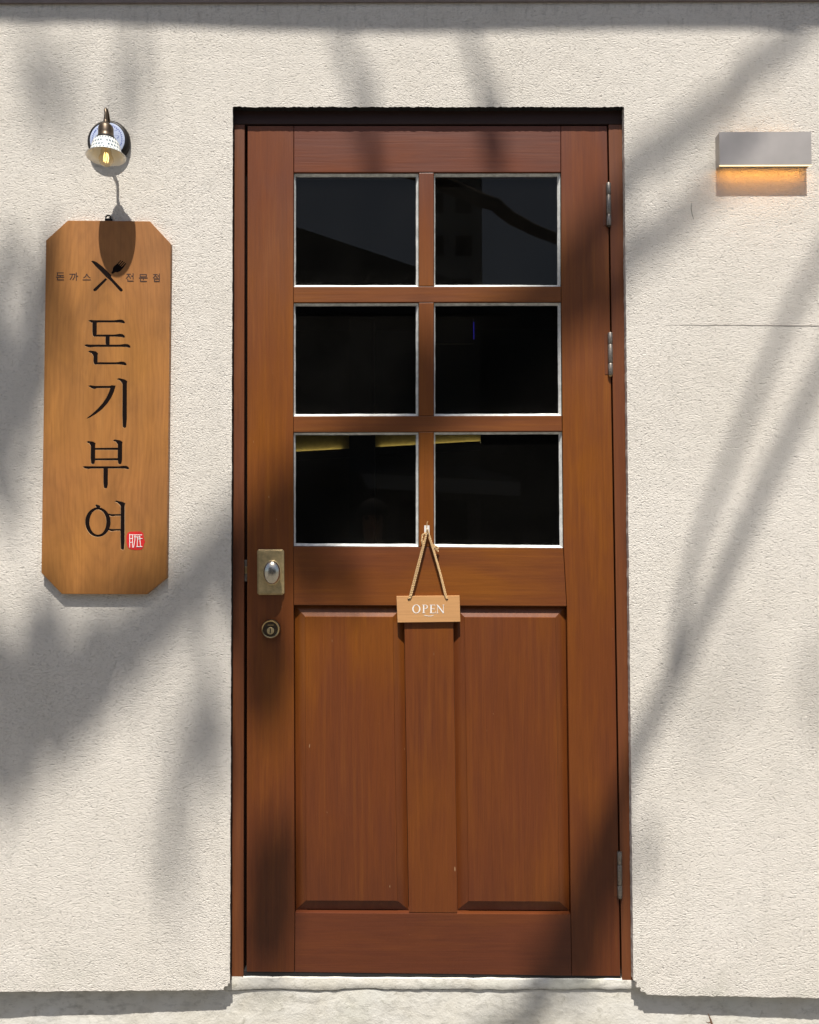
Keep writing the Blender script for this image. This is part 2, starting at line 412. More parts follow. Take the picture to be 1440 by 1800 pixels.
# ------------------------------------------------------------------ stucco wall
def jag(p, q, step, amp, nrm):
    """points from p to q (x,z) with small random teeth along nrm"""
    p, q = Vector(p), Vector(q); n = max(1, int((q-p).length/step)); out = []; s = 0
    for i in range(n):
        s = .55*s + random.uniform(-1, 1)*amp
        k = 0 if i == 0 else s
        out.append(tuple(p.lerp(q, i/n)+Vector(nrm)*k))
    return out
OTL, OTR = px([(409.5, 188), (1097, 188)], 0); OBL, OBR = px([(405, 1722), (1113.5, 1722)], 0)
out = []
lb = px([(-1200, 1748), (0, 1743.5), (385, 1740), (393, 1739.5), (394, 1734), (400, 1733.5), (401, 1729), (404.5, 1728)], 0)
for a, b in zip(lb[:-1], lb[1:]): out += jag(a, b, .006, .0007, (0, 1))
NL = len(out); out += jag(lb[-1], OTL, .006, .0004, (1, 0))
out += jag(OTL, OTR, .0035, .0010, (0, 1)); NT_ = len(out)
rb = px([(1113.5, 1723), (1120, 1727), (1118.5, 1735), (1127, 1736.5), (1126, 1742), (1134, 1743.5), (1137, 1748.5), (1160, 1749.5), (1440, 1754), (2600, 1780)], 0)
out += jag(OTR, rb[0], .006, .0004, (1, 0))
for a, b in zip(rb[:-1], rb[1:]): out += jag(a, b, .005, .0010, (0, 1))
out += [rb[-1], (rb[-1][0], 4.2), (lb[0][0], 4.2)]
bm = bmesh.new()
fa = [bm.verts.new((x, 0, z)) for x, z in out]; ba = [bm.verts.new((x, .0195, z)) for x, z in out]
for tri in tessellate_polygon([[Vector((x, z, 0)) for x, z in out]]):
    for L in (fa, ba):
        try: bm.faces.new([L[i] for i in tri])
        except ValueError: pass
for i in range(len(out)):
    f = bm.faces.new((fa[i], ba[i], ba[(i+1) % len(out)], fa[(i+1) % len(out)]))
    if NL <= i < NT_: f.material_index = 1  # left and top reveals coloured black to carry their shade
wall = empty('stucco_wall', (0, 0, 0)); tag(wall, 'cream textured stucco wall surrounding the brown door, dappled with branch shade', 'wall')
link('stucco_face', bm, [M['stucco'], M['gap_shade']], wall)
# flashing that closes the stucco just at the top of the view
bm = bmesh.new()
zt = P(720, 3.0, -.006).z
box(bm, (-3, -.006, zt), (3, -.0005, zt+.05)); bevel_front(bm, .001, 1)
link('flashing_strip', bm, M['flash'], wall)
# hairline joint and a small scar in the plaster on the right
bm = bmesh.new()
a = px([(1170, 571.2), (1215, 571.8), (1300, 571.4), (1380, 572.6), (1500, 573)], 0)
tube(bm, [(x, .0001, z) for x, z in a], [.0003, .0006, .0009, .0010, .0010], 6)
link('joint_line', bm, plain('plaster_joint_grey', (.30, .27, .24), .9), wall)
bm = bmesh.new()
a = px([(1216, 356), (1215, 366), (1217, 378), (1220, 386)], 0)
tube(bm, [(x, .0002, z) for x, z in a], [.0004, .0011, .0010, .0004], 6)
link('plaster_scar', bm, plain('scar_grey', (.25, .24, .19), .9), wall)

# ------------------------------------------------------------------ concrete base and doorstep
def rough_sheet(bm, x0, x1, z0, z1, nx, nz, yfun, back):
    vsx = [[None]*(nz+1) for _ in range(nx+1)]
    for i in range(nx+1):
        for j in range(nz+1):
            x = x0+(x1-x0)*i/nx; z = z0+(z1-z0)*j/nz
            vsx[i][j] = bm.verts.new((x, yfun(x, z), z))
    for i in range(nx):
        for j in range(nz): bm.faces.new((vsx[i][j], vsx[i+1][j], vsx[i+1][j+1], vsx[i][j+1]))
    # top return to the back
    tb = [bm.verts.new((v[nz].co.x, back, v[nz].co.z)) for v in vsx]
    for i in range(nx): bm.faces.new((vsx[i][nz], vsx[i+1][nz], tb[i+1], tb[i]))
from mathutils import noise as mn
def crack(x):      # height of the crack between doorstep and base
    return -.0365 + .0035*mn.noise((x*9, 3.1, 0)) + .0022*mn.noise((x*31, 8, 0)) - .004*max(0, x)
def y_base(x, z):
    d = .0255 + max(0, -.5-x)*.022 + max(0, x-.5)*.006
    return d - .0030*mn.noise((x*4, z*6, 1)) - .0009*mn.noise((x*17, z*22, 5))
base = empty('concrete_base', (0, .03, GZ)); tag(base, 'rough pale concrete base along the foot of the wall below the door', 'foundation')
bm = bmesh.new(); rough_sheet(bm, -3, 3, GZ, .03, 300, 30, y_base, .14)
for v_ in bm.verts:            # below the door the base stops at the crack, under the doorstep
    if abs(v_.co.x) < .512 and v_.co.z > -.036: v_.co.z = min(v_.co.z, crack(v_.co.x)-.0012)
link('base_face', bm, M['concrete'], base, smooth=True)
step = empty('doorstep', (0, .05, -.03)); tag(step, 'cracked cement doorstep lip directly under the wooden door', 'doorstep')
bm = bmesh.new(); n = 190; rows = []
for i in range(n+1):
    x = -.502+1.016*i/n; c0 = crack(x)+.0007; tp = P(405+(1114-405)*i/n, 1716.5+4.5*i/n-(2 if i < 8 else 0), .02).z+.0022*mn.noise((x*24, 1, 1))
    bul = .0014*mn.noise((x*9, 5, 2))+.0007*mn.noise((x*45, 5, 7))
    yf = .0205-bul
    prof = [(yf+.006, c0), (yf+.0012, c0+.0012), (yf, c0+.004), (yf-.0008+.001*mn.noise((x*30, 3, 3)), (c0+tp)/2), (yf+.0005, tp-.003), (yf+.003, tp-.0007), (yf+.007, tp), (.15, tp+.0003)]
    rows.append([bm.verts.new((x, y, z)) for y, z in prof])
for a, b in zip(rows[:-1], rows[1:]):
    for k in range(len(a)-1): bm.faces.new((a[k], b[k], b[k+1], a[k+1]))
link('step_lip', bm, M['concrete'], step, smooth=True)

# ------------------------------------------------------------------ door frame
YD = .022                                         # face of the door leaf
frame = empty('door_frame', (0, .02, 0)); tag(frame, 'dark brown wooden door frame set back in the stucco opening', 'door frame')
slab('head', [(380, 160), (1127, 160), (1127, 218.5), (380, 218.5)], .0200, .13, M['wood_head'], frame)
slab('jamb', [(380, 218.5), (430.5, 218.5), (428.5, 1718), (378, 1718)], .0208, .13, M['wood_frame'], frame)
slab('jamb', [(1069.5, 218.5), (1127, 218.5), (1143, 1726), (1093.3, 1726)], .0208, .13, M['wood_frame'], frame)
slab('door_stop', [(425, 200), (450, 200), (448, 1712), (423, 1712)], .064, .10, M['gap_shade'], frame, 0)
slab('door_stop', [(1055, 200), (1085, 200), (1108, 1716), (1078, 1716)], .064, .10, M['gap_shade'], frame, 0)
slab('door_stop', [(451, 205), (1054, 205), (1054, 240), (451, 240)], .064, .10, M['gap_shade'], frame, 0)

bm = bmesh.new()
q = [P(428+k*8.4, 1707+k*.085, .0235) for k in range(80)]; top_ = [(p.x, p.z) for p in q]
bot_ = [(p.x, p.z-.0125-.004*mn.noise((p.x*16, 2, 2))-.0018*mn.noise((p.x*70, 4, 2))) for p in q]
poly_prism(bm, top_+bot_[::-1], .0235, .05); link('dark_gap_strip', bm, M['gap_shade'], frame)  # black strip added for the dark, grimy gap under the door

# ------------------------------------------------------------------ door
door = empty('door', (0, .04, 0.002)); tag(door, 'brown varnished wooden door with six dark glass panes and two raised panels', 'door')
YB = YD+.040
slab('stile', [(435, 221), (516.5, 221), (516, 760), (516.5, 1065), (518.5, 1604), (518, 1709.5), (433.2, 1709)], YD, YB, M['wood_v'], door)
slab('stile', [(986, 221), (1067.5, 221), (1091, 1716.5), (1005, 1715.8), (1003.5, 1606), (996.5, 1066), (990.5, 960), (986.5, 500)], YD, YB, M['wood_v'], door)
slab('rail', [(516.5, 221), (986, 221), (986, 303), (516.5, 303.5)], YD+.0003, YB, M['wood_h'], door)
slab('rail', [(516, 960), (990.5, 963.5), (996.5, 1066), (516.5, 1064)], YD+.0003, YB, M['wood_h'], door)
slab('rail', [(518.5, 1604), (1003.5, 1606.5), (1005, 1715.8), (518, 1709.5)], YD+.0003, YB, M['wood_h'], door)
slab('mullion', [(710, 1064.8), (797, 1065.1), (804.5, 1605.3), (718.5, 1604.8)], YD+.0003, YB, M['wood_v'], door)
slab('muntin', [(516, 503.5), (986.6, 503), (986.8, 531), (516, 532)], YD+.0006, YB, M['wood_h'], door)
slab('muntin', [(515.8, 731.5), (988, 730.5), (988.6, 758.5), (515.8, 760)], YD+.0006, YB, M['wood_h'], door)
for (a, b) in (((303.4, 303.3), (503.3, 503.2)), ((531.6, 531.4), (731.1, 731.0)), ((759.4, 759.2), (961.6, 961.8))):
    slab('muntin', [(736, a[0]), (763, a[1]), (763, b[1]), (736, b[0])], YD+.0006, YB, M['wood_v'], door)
panes = [[(516.5, 303.5), (736, 303.4), (736, 503.3), (516.2, 503.5)], [(763, 303.3), (986, 303), (986.5, 503), (763, 503.2)],
         [(516, 532), (736, 531.6), (736, 731.1), (515.8, 731.5)], [(763, 531.4), (986.8, 531), (988, 730.5), (763, 731)],
         [(515.8, 760), (736, 759.4), (736, 961.2), (516, 960)], [(763, 759.2), (988.6, 758.5), (990.5, 963.5), (763, 961.6)]]
YG = YD+.0135
for q in panes:
    o_ = inset(px(q, YD), .0004); ou = inset(o_, .0002)
    bm = bmesh.new()
    n0 = len(ou)
    wl, wr, wt, wb = .0030, .0062, .0045, .0064
    i1 = [(ou[0][0]+wl, ou[0][1]-wt), (ou[1][0]-wr, ou[1][1]-wt), (ou[2][0]-wr, ou[2][1]+wb), (ou[3][0]+wl, ou[3][1]+wb)]
    def sub(pp, jit):
        out_ = []
        for i in range(4):
            p0, p1 = Vector(pp[i]), Vector(pp[(i+1) % 4])
            for k in range(14):
                j_ = jit*mn.noise((p0.x*9+k*.55, i*7.3, p0.y*5)) if k else 0
                e_ = (p1-p0).normalized(); out_.append(tuple(p0.lerp(p1, k/14)+Vector((-e_.y, e_.x))*j_))
        return out_
    O, I = sub(ou, 0), sub(i1, .0008); N_ = len(O)
    A = [bm.verts.new((x, YD+.0055+.0008*mn.noise((x*30, z*30, 2)), z)) for x, z in O]
    B = [bm.verts.new((x, YG-.0002, z)) for x, z in I]
    Cc = [bm.verts.new((x, YG+.006, z)) for x, z in I]; D = [bm.verts.new((x, YG+.006, z)) for x, z in O]
    for i in range(N_):
        j = (i+1) % N_
        bm.faces.new((A[i], A[j], B[j], B[i])); bm.faces.new((B[i], B[j], Cc[j], Cc[i])); bm.faces.new((D[i], D[j], A[j], A[i])); bm.faces.new((Cc[i], Cc[j], D[j], D[i]))
    link('glazing_bead', bm, M['putty'], door)
    bm = bmesh.new(); g = inset(i1, -.0018)
    a, b = poly_prism(bm, g, YG+.0012, YG+.0048, mi=1)
    bm.faces.ensure_lookup_table(); bm.faces[0].material_index = 0
    link('glass_pane', bm, [M['pane'], M['clear']], door)
# raised panels
def panel(q):
    bm = bmesh.new(); o_ = inset(px(q, YD), .0006)
    yo, yf = YD+.0165, YD+.0028
    mid = inset(o_, .0006); fld1 = inset(o_, .0265); fld = inset(o_, .0275)
    rings = []
    for pts, y in ((o_, YD+.030), (o_, yo), (mid, yo), (fld1, yf+.0018), (fld, yf)):
        rings.append([bm.verts.new((x, y, z)) for x, z in pts])
    for A, B in zip(rings[:-1], rings[1:]):
        for i in range(4): bm.faces.new((A[i], A[(i+1) % 4], B[(i+1) % 4], B[i]))
    bm.faces.new(rings[-1]); bm.faces.new(rings[0][::-1])
    return link('raised_panel', bm, M['wood_v'], door)
panel([(516.5, 1064.5), (710, 1065), (718.5, 1604.5), (518.5, 1604)])
panel([(797, 1065.2), (996.5, 1066), (1003.5, 1606), (804.5, 1605)])
# hinges
def hinge(u, v0, v1, mats):
    c = P(u, (v0+v1)/2, YD-.0035); t0 = P(u, v0, YD-.0035).z; t1 = P(u+ (v1-v0)*.012, v1, YD-.0035).z; L = t0-t1
    bm = bmesh.new(); r = .0062
    for f0, f1 in ((0, .27), (.282, .72), (.732, 1)):
        lathe(bm, [(0, t1+L*(1-f1)), (r*.9, t1+L*(1-f1)), (r, t1+L*(1-f1)+.001), (r, t1+L*(1-f0)-.001), (r*.9, t1+L*(1-f0)), (0, t1+L*(1-f0))], Matrix.Translation((c.x, c.y, 0)), 16)
    h = link('hinge', bm, mats[0], door, smooth=True)
    bm = bmesh.new(); lathe(bm, [(0, t1-.0045), (.003, t1-.004), (.0046, t1-.0022), (.0046, t1-.0004), (0, t1-.0004)], Matrix.Translation((c.x, c.y, 0)), 14)
    link('hinge_tip', bm, mats[1], h, smooth=True)
    bm = bmesh.new(); box(bm, (c.x-.0135, YD-.0008, t1+.002), (c.x-.004, YD+.0012, t0-.002)); link('hinge_leaf', bm, M['wood_frame'], h)
hinge(1070, 322, 397, (M['steel'], M['bronze'])); hinge(1073, 585, 659, (M['steel'], M['brass'])); hinge(1089.5, 1497, 1578, (M['steel'], M['bronze']))
# handle: bevelled brass plate, oval knob
def quad_plate(name, q, d0, d1, bev, mat, parent):
    return slab(name, q, YD-d1, YD-d0, mat, parent, bev, 0, 1)
hp = quad_plate('handle_plate', [(451.5, 965.5), (499, 965.5), (499.5, 1046), (452, 1046)], .0004, .009, .0045, M['brass'], door)
kc = P(478.2, 1006.5, YD-.030)
bm = bmesh.new()
Mk = Matrix.Translation(kc) @ Matrix.Diagonal((1, 1, 1.42, 1)) @ Matrix.Rotation(R(90), 4, 'X')
prof = [(.0085, -.023), (.0085, -.012), (.0098, -.0095)] + [(.0205*math.sin(a), -.0105*0-.0135*math.cos(a)) for a in [R(x) for x in range(40, 181, 10)]]
prof[-1] = (0, prof[-1][1])
lathe(bm, prof, Mk, 36); link('knob', bm, M['chrome'], hp, smooth=True)
bm = bmesh.new(); Mr = Matrix.Translation(P(478.2, 1006.5, YD-.0095)) @ Matrix.Diagonal((1, 1, 1.42, 1)) @ Matrix.Rotation(R(90), 4, 'X')
lathe(bm, [(.0150, -.0006), (.0222, -.0006), (.0222, .0008), (.0205, .0022), (.0165, .0012)], Mr, 36); link('knob_collar', bm, M['brass'], hp, smooth=True)
# lock cylinder
lc = P(477, 1105, YD); Ml = Matrix.Translation((lc.x, YD, lc.z)) @ Matrix.Rotation(R(90), 4, 'X')
bm = bmesh.new(); lathe(bm, [(.0232, .0), (.0232, .008), (.0222, .0115), (.0205, .0128), (.0190, .0124), (.0182, .0105), (.0, .0105)], Ml, 40); ring = link('lock_cylinder', bm, M['bronze'], door, smooth=True)
bm = bmesh.new(); Mp = Matrix.Translation((lc.x, YD, lc.z-.004)) @ Matrix.Rotation(R(90), 4, 'X'); lathe(bm, [(.0088, .0106), (.0088, .0128), (.0078, .0136), (0, .0136)], Mp, 28); link('lock_plug', bm, M['brass'], ring, smooth=True)
bm = bmesh.new(); box(bm, (lc.x-.0009, YD-.0142, lc.z-.010), (lc.x+.0009, YD-.0137, lc.z+.002)); link('keyhole', bm, M['gap_shade'], ring)
bm = bmesh.new(); box(bm, (lc.x-.0075, YD-.0109, lc.z+.0085), (lc.x+.0075, YD-.0106, lc.z+.0112)); link('maker_mark', bm, M['brass_edge'], ring)
bm = bmesh.new(); lathe(bm, [(.0188, .0126), (.0212, .0134), (.0226, .0118), (.0205, .0120)], Ml, 40, closed=True); link('lock_rim', bm, M['brass_edge'], ring, smooth=True)
# latch tongue in the gap
slab('latch', [(429.5, 984), (434.5, 984), (434.5, 1022), (429.5, 1022)], YD+.006, YD+.03, M['steel'], door, .0008, 0)
slab('latch', [(430, 996), (434.5, 996), (434.5, 1008), (430, 1008)], YD+.002, YD+.006, M['brass_edge'], door, .0008, 0)

# ------------------------------------------------------------------ OPEN tag hanging from a clear hook
YT = YD-.0075
hook = empty('clear_hook', P(750.5, 933, YD)); tag(hook, 'small clear plastic hook stuck on the door between the lowest panes', 'hook')
hk = P(750.5, 932, YD)
bm = bmesh.new(); box(bm, (hk.x-.0065, YD-.0022, hk.z-.010), (hk.x+.0065, YD-.0002, hk.z+.012)); bevel_front(bm, .0008, 2); link('hook_base', bm, M['hook_clear'], hook)
bm = bmesh.new(); tube(bm, [(hk.x, YD-.002, hk.z+.002), (hk.x, YD-.006, hk.z-.001), (hk.x, YD-.010, hk.z-.001), (hk.x, YD-.012, hk.z+.004)], [.0022, .0022, .002, .0014], 8); link('hook_finger', bm, M['hook_clear'], hook, smooth=True)
sign = empty('open_sign', P(752, 1071, YD)); tag(sign, 'small pale wooden plaque reading OPEN, hung by jute cord on the door', 'sign')
brd = slab('plaque', [(697, 1048), (808, 1047), (809.5, 1093), (699, 1094.5)], YT, YD-.0005, M['tag_wood'], sign, .0009, 0)
def pol(name, strokes, T, yf, yb, mat, parent, step=.00005):
    """strokes: outlines in zoomed photo units; T = (u0, v0, scale)"""
    bm = bmesh.new()
    for i, s in enumerate(strokes):
        q = px([(T[0]+a/T[2], T[1]+b/T[2]) for a, b in s], yf)
        poly_prism(bm, q, yf-step*i, yb)
    return link(name, bm, mat, parent)
def ell(cx, cy, rx, ry, n=28): return [(cx+rx*math.cos(2*math.pi*k/n), cy+ry*math.sin(2*math.pi*k/n)) for k in range(n)]
def ring_strokes(cx, cy, rx, ry, wx, wy, n=28):
    out = []
    for k in range(n):
        a, b = 2*math.pi*k/n, 2*math.pi*(k+1)/n
        out.append([(cx+rx*math.cos(a), cy+ry*math.sin(a)), (cx+rx*math.cos(b), cy+ry*math.sin(b)), (cx+(rx-wx)*math.cos(b), cy+(ry-wy)*math.sin(b)), (cx+(rx-wx)*math.cos(a), cy+(ry-wy)*math.sin(a))])
    return out
def ring_mesh(name, cx, cy, rx, ry, wx, wy, T, yf, yb, mat, parent, extra=(), n=32):
    bm = bmesh.new()
    O = px([(T[0]+a/T[2], T[1]+b/T[2]) for a, b in ell(cx, cy, rx, ry, n)], yf); I = px([(T[0]+a/T[2], T[1]+b/T[2]) for a, b in ell(cx, cy, rx-wx, ry-wy, n)], yf)
    V = [[bm.verts.new((x, y, z)) for x, z in pp] for pp, y in ((O, yf), (I, yf), (I, yb), (O, yb))]
    for k in range(n):
        j = (k+1) % n
        for a in range(4): b = (a+1) % 4; bm.faces.new((V[a][k], V[a][j], V[b][j], V[b][k]))
    for i, s in enumerate(extra):
        q = px([(T[0]+a/T[2], T[1]+b/T[2]) for a, b in s], yf); poly_prism(bm, q, yf-.00005*(i+1), yb)
    return link(name, bm, mat, parent)
T5 = (690, 900, 8.569)
yf, yb = YT-.0004, YT-.00005
ring_mesh('letter', 360, 1460, 62, 66, 20, 8, T5, yf, yb, M['white_paint'], brd)
pol('letter', [stroke([(470, 1402), (470, 1518)], 19), stroke([(448, 1400), (494, 1400)], 5), stroke([(448, 1520), (496, 1520)], 5), stroke([(478, 1401), (505, 1401), (522, 1412), (526, 1432), (516, 1452), (496, 1460), (478, 1460)], [6, 6, 12, 17, 12, 6, 6])], T5, yf, yb, M['white_paint'], brd)
pol('letter', [stroke([(582, 1402), (582, 1518)], 19), stroke([(562, 1400), (640, 1400)], 6), stroke([(562, 1521), (648, 1521)], 6), stroke([(585, 1457), (628, 1457)], 6), stroke([(638, 1398), (641, 1420)], 5), stroke([(645, 1524), (652, 1496)], 5), stroke([(628, 1446), (628, 1470)], 5)], T5, yf, yb, M['white_paint'], brd)
pol('letter', [stroke([(678, 1402), (678, 1520)], 6), stroke([(664, 1521), (694, 1521)], 5), stroke([(660, 1400), (686, 1400)], 5), stroke([(676, 1400), (770, 1522)], 18), stroke([(768, 1402), (768, 1520)], 7), stroke([(752, 1400), (784, 1400)], 5)], T5, yf, yb, M['white_paint'], brd)
pol('flourish', [stroke([(472, 1555), (505, 1560), (545, 1568), (585, 1566), (622, 1556)], [3, 8, 6, 8, 3])], T5, yf, yb, M['white_paint'], brd)
for u, v in ((718.5, 1053), (786, 1053)):
    bm = bmesh.new(); c = P(u, v, YT); lathe(bm, [(.0030, .0), (.0030, .0004), (0, .0004)], Matrix.Translation((c.x, YT+.0001, c.z)) @ Matrix.Rotation(R(90), 4, 'X'), 14); link('cord_hole', bm, M['ink_brown'], brd)
def cord(pts, r=.0017, nm='cord'):
    """two-ply twisted jute between world points"""
    bm = bmesh.new(); pts = [Vector(p) for p in pts]; dense = []
    for a, b in zip(pts[:-1], pts[1:]):
        n = max(2, int((b-a).length/.0016))
        dense += [a.lerp(b, i/n) for i in range(n)]
    dense.append(pts[-1])
    for ph in (0, math.pi):
        path = []
        for i, p in enumerate(dense):
            t = (dense[min(i+1, len(dense)-1)]-dense[max(i-1, 0)]).normalized(); s1 = t.cross(Vector((0, 1, 0))).normalized(); s2 = t.cross(s1); a = i*.85+ph
            path.append(p+(s1*math.cos(a)+s2*math.sin(a))*r*.62+Vector((random.uniform(-1, 1), 0, random.uniform(-1, 1)))*.00015)
        tube(bm, path, r*.78, 6)
    return link(nm, bm, M['jute'], sign, smooth=True)
YC = YD-.0085
cord([P(718.5, 1053, YT-.001), P(721, 1046, YC), P(730, 1010, YC), P(741, 968, YC), P(750, 936, YC-.001), P(752, 930, YC-.003)])
cord([P(720.5, 1053, YT-.001), P(723.5, 1046, YC-.001), P(734, 1006, YC-.001), P(744, 966, YC-.001), P(751, 936, YC-.002)], .0014)
cord([P(786, 1053, YT-.001), P(784, 1046, YC), P(775, 1010, YC), P(765, 975, YC), P(754, 938, YC-.001), P(751, 930, YC-.003)])
cord([P(784, 1052, YT-.001), P(782, 1046, YC-.001), P(773.5, 1010, YC-.001), P(763.5, 975, YC-.001), P(754, 944, YC-.001)], .0013)
cord([P(750, 931, YC-.002), P(750.5, 924, YC-.002), P(751, 919, YC-.003), P(752.5, 916, YC-.004)], .0011, 'cord_end')
cord([P(748, 937, YC), P(742, 941, YC), P(742, 949, YC), P(745, 955, YC), P(743, 958, YC), P(741, 951, YC-.002), P(743, 944, YC-.002)], .0017, 'knot')
cord([P(760, 957, YC), P(766, 960, YC-.002), P(771, 963, YC), P(767, 967, YC), P(763, 961, YC-.002), P(769, 966, YC), P(770.5, 970, YC)], .0015, 'knot')

# ------------------------------------------------------------------ carved shop sign
YS = -.0145
shop = empty('shop_sign', P(186, 716, 0)); tag(shop, 'tall honey wooden board with clipped corners and black carved Korean lettering', 'sign')
bm = bmesh.new()
poly_prism(bm, px([(81, 422.5), (119.5, 387.5), (263.5, 388.7), (300, 428), (292.7, 1016), (257.5, 1044.8), (109, 1044.2), (72.8, 1007)], YS), YS, -.0006)
bmesh.ops.recalc_face_normals(bm, faces=bm.faces[:]); bevel_front(bm, .0009, 2)
board = link('board', bm, [M['sign_wood'], M['groove']], shop)
Z2 = (90, 440, 6.857); Z3 = (130, 650, 8.179); Z4 = (130, 860, 9.6)
def H(x0, x1, y, t=15, k=1.0, lead=True):      # brush-style level stroke: flicked start, swollen end
    L = x1-x0
    top = [(x0, y-6*k), (x0+22*k, y-13*k if lead else y-t/2), (x0+60*k, y-t*.55), (x1-130*k, y-t*.5), (x1-95*k, y-t*.75), (x1-60*k, y-17*k), (x1-28*k, y-14*k), (x1-8*k, y-2*k), (x1, y+16*k)]
    bot = [(x1-12*k, y+20*k), (x1-50*k, y+11*k), (x1-120*k, y+t*.5), (x0+110*k, y+t*.55), (x0+60*k, y+(16 if lead else 8)*k), (x0+22*k, y+7*k)]
    return top+bot
def V(x0, x1, y0, y1, fx=None, fy=None, k=1.0):  # upright stroke, optional flick at its head
    c = (x0+x1)/2; w = x1-x0
    tail = [(x1-w*.02, y1-(y1-y0)*.18), (x1-w*.18, y1-8*k), (c+w*.12, y1), (c-w*.15, y1), (x0+w*.12, y1-10*k), (x0, y1-(y1-y0)*.25)]
    if fx is None: return [(x0, y0), (x1, y0)]+tail
    return [(fx, fy), (fx+18*k, fy-10*k), (c, y0-14*k), (x1+w*.10, y0+6*k), (x1, y0+34*k)]+tail+[(x0+w*.05, y0+46*k), (x0-w*.12, y0+26*k), (fx+34*k, fy+12*k)]
big = []
big.append((Z2, [H(455, 885, 856), V(502, 545, 852, 1036), H(518, 885, 1028, lead=False), V(660, 700, 1030, 1150), H(405, 952, 1150, 17), V(514, 555, 1236, 1372, 452, 1222), H(525, 905, 1362, lead=False)]))
big.append((Z3, [[(213, 234), (240, 228), (300, 238), (520, 237), (545, 228), (592, 232), (560, 262), (520, 258), (330, 258), (290, 272), (260, 262)],
    [(540, 234), (592, 236), (568, 318), (530, 400), (478, 478), (404, 560), (316, 628), (222, 684), (186, 696), (268, 636), (348, 562), (418, 484), (472, 404), (512, 318)],
    V(702, 756, 160, 828, 628, 136, 1.1)]))
big.append((Z3, [V(246, 300, 1052, 1352, 188, 1040, 1.0), V(634, 688, 1034, 1352, 570, 1018, 1.0), stroke([(280, 1138), (660, 1136)], [16, 21]), stroke([(280, 1288), (660, 1286)], [16, 21]),
    H(133, 788, 1404, 20, 1.1), V(430, 483, 1415, 1700)]))
ringseg = ring_strokes(405, 556, 212, 248, 66, 34, 24)
big.append((Z4, [[(368, 272), (382, 262), (438, 284), (442, 322), (392, 332)], stroke([(585, 425), (640, 440), (700, 436), (815, 434)], [14, 30, 18, 22]), stroke([(580, 676), (640, 692), (700, 686), (815, 686)], [14, 30, 18, 22]), V(790, 856, 236, 1018, 698, 208, 1.1)]))
emblem = [('knife', [(482, 132), (505, 124), (548, 142), (612, 190), (672, 246), (714, 288), (726, 300), (722, 322), (752, 356), (860, 470), (864, 486), (850, 498), (832, 494), (724, 376), (686, 340), (660, 320), (600, 256), (540, 196)]),
          ('fork', [(510, 468), (655, 334), (676, 352), (545, 488), (524, 494), (508, 484)]),
          ('fork', [(722, 270), (742, 245), (744, 215), (752, 196), (800, 156), (838, 116), (846, 122), (808, 166), (814, 172), (862, 124), (872, 130), (826, 180), (834, 186), (880, 136), (890, 142), (844, 194), (850, 200), (898, 150), (906, 158), (868, 214), (832, 252), (800, 266), (776, 262), (742, 284)])]
def to_xz(s, T, y): return px([(T[0]+a/T[2], T[1]+b/T[2]) for a, b in s], y)
def cut_board(polys, depth=.0016, grow=.00075):
    bm = bmesh.new()
    for i, q in enumerate(polys):
        n = len(q); top = inset(q, -grow*1.9) if grow > .0003 else inset(q, -.0001); e = i*.00002
        poly_prism(bm, top, YS-.0006-e, YS+depth-e, taper=inset(q, -.0007 if grow > .0003 else 0), mi=1)
    bmesh.ops.recalc_face_normals(bm, faces=bm.faces[:])
    me = bpy.data.meshes.new('cutter'); bm.to_mesh(me); bm.free()
    me.materials.append(M['sign_wood']); me.materials.append(M['groove'])
    c = bpy.data.objects.new('cutter', me); col.objects.link(c)
    md = board.modifiers.new('cut', 'BOOLEAN'); md.operation = 'DIFFERENCE'; md.solver = 'EXACT'; md.use_self = True; md.object = c
    bpy.context.view_layer.update()
    dg = bpy.context.evaluated_depsgraph_get(); nm = bpy.data.meshes.new_from_object(board.evaluated_get(dg))
    board.modifiers.clear(); old = board.data
    if len(nm.polygons) > 10: board.data = nm
    bpy.data.objects.remove(c)
def ink(name, polys, depth=.0016, mat=None):
    bm = bmesh.new()
    for i, q in enumerate(polys):
        poly_prism(bm, inset(q, -.0008 if depth > .0013 else 0), YS+depth-.0008-.00003*i, YS+depth+.0004)
    return link(name, bm, mat or M['ink'], board)
for T, ss in big:
    qs = [to_xz(s, T, YS) for s in ss]
    if T is Z4:
        ringq = [to_xz(s, T, YS) for s in ringseg]
        # ring cut as one tapered annulus
        bm = bmesh.new()
        def rr(rx, ry, y): return [bm.verts.new((x, y, z)) for x, z in to_xz(ell(405, 556, rx, ry, 40), T, YS)]
        g = 6
        A = [rr(212+g, 248+g, YS-.0006), rr(212, 248, YS+.0016), rr(146, 214, YS+.0016), rr(146-g, 214-g, YS-.0006)]
        for a in range(4):
            for k in range(40): f = bm.faces.new((A[a][k], A[a][(k+1) % 40], A[(a+1) % 4][(k+1) % 40], A[(a+1) % 4][k])); f.material_index = 1
        bmesh.ops.recalc_face_normals(bm, faces=bm.faces[:])
        me = bpy.data.meshes.new('cutter'); bm.to_mesh(me); bm.free(); me.materials.append(M['sign_wood']); me.materials.append(M['groove'])
        c = bpy.data.objects.new('cutter', me); col.objects.link(c)
        md = board.modifiers.new('cut', 'BOOLEAN'); md.operation = 'DIFFERENCE'; md.solver = 'EXACT'; md.object = c
        bpy.context.view_layer.update(); nm = bpy.data.meshes.new_from_object(board.evaluated_get(bpy.context.evaluated_depsgraph_get())); board.modifiers.clear()
        if len(nm.polygons) > 10: board.data = nm
        bpy.data.objects.remove(c)
        ring_mesh('carved_letter', 405, 556, 213, 249, 68, 36, T, YS+.0008, YS+.002, M['ink'], board, extra=[s for s in ss], n=40)
        cut_board(qs)
    else:
        cut_board(qs); ink('carved_letter', qs)
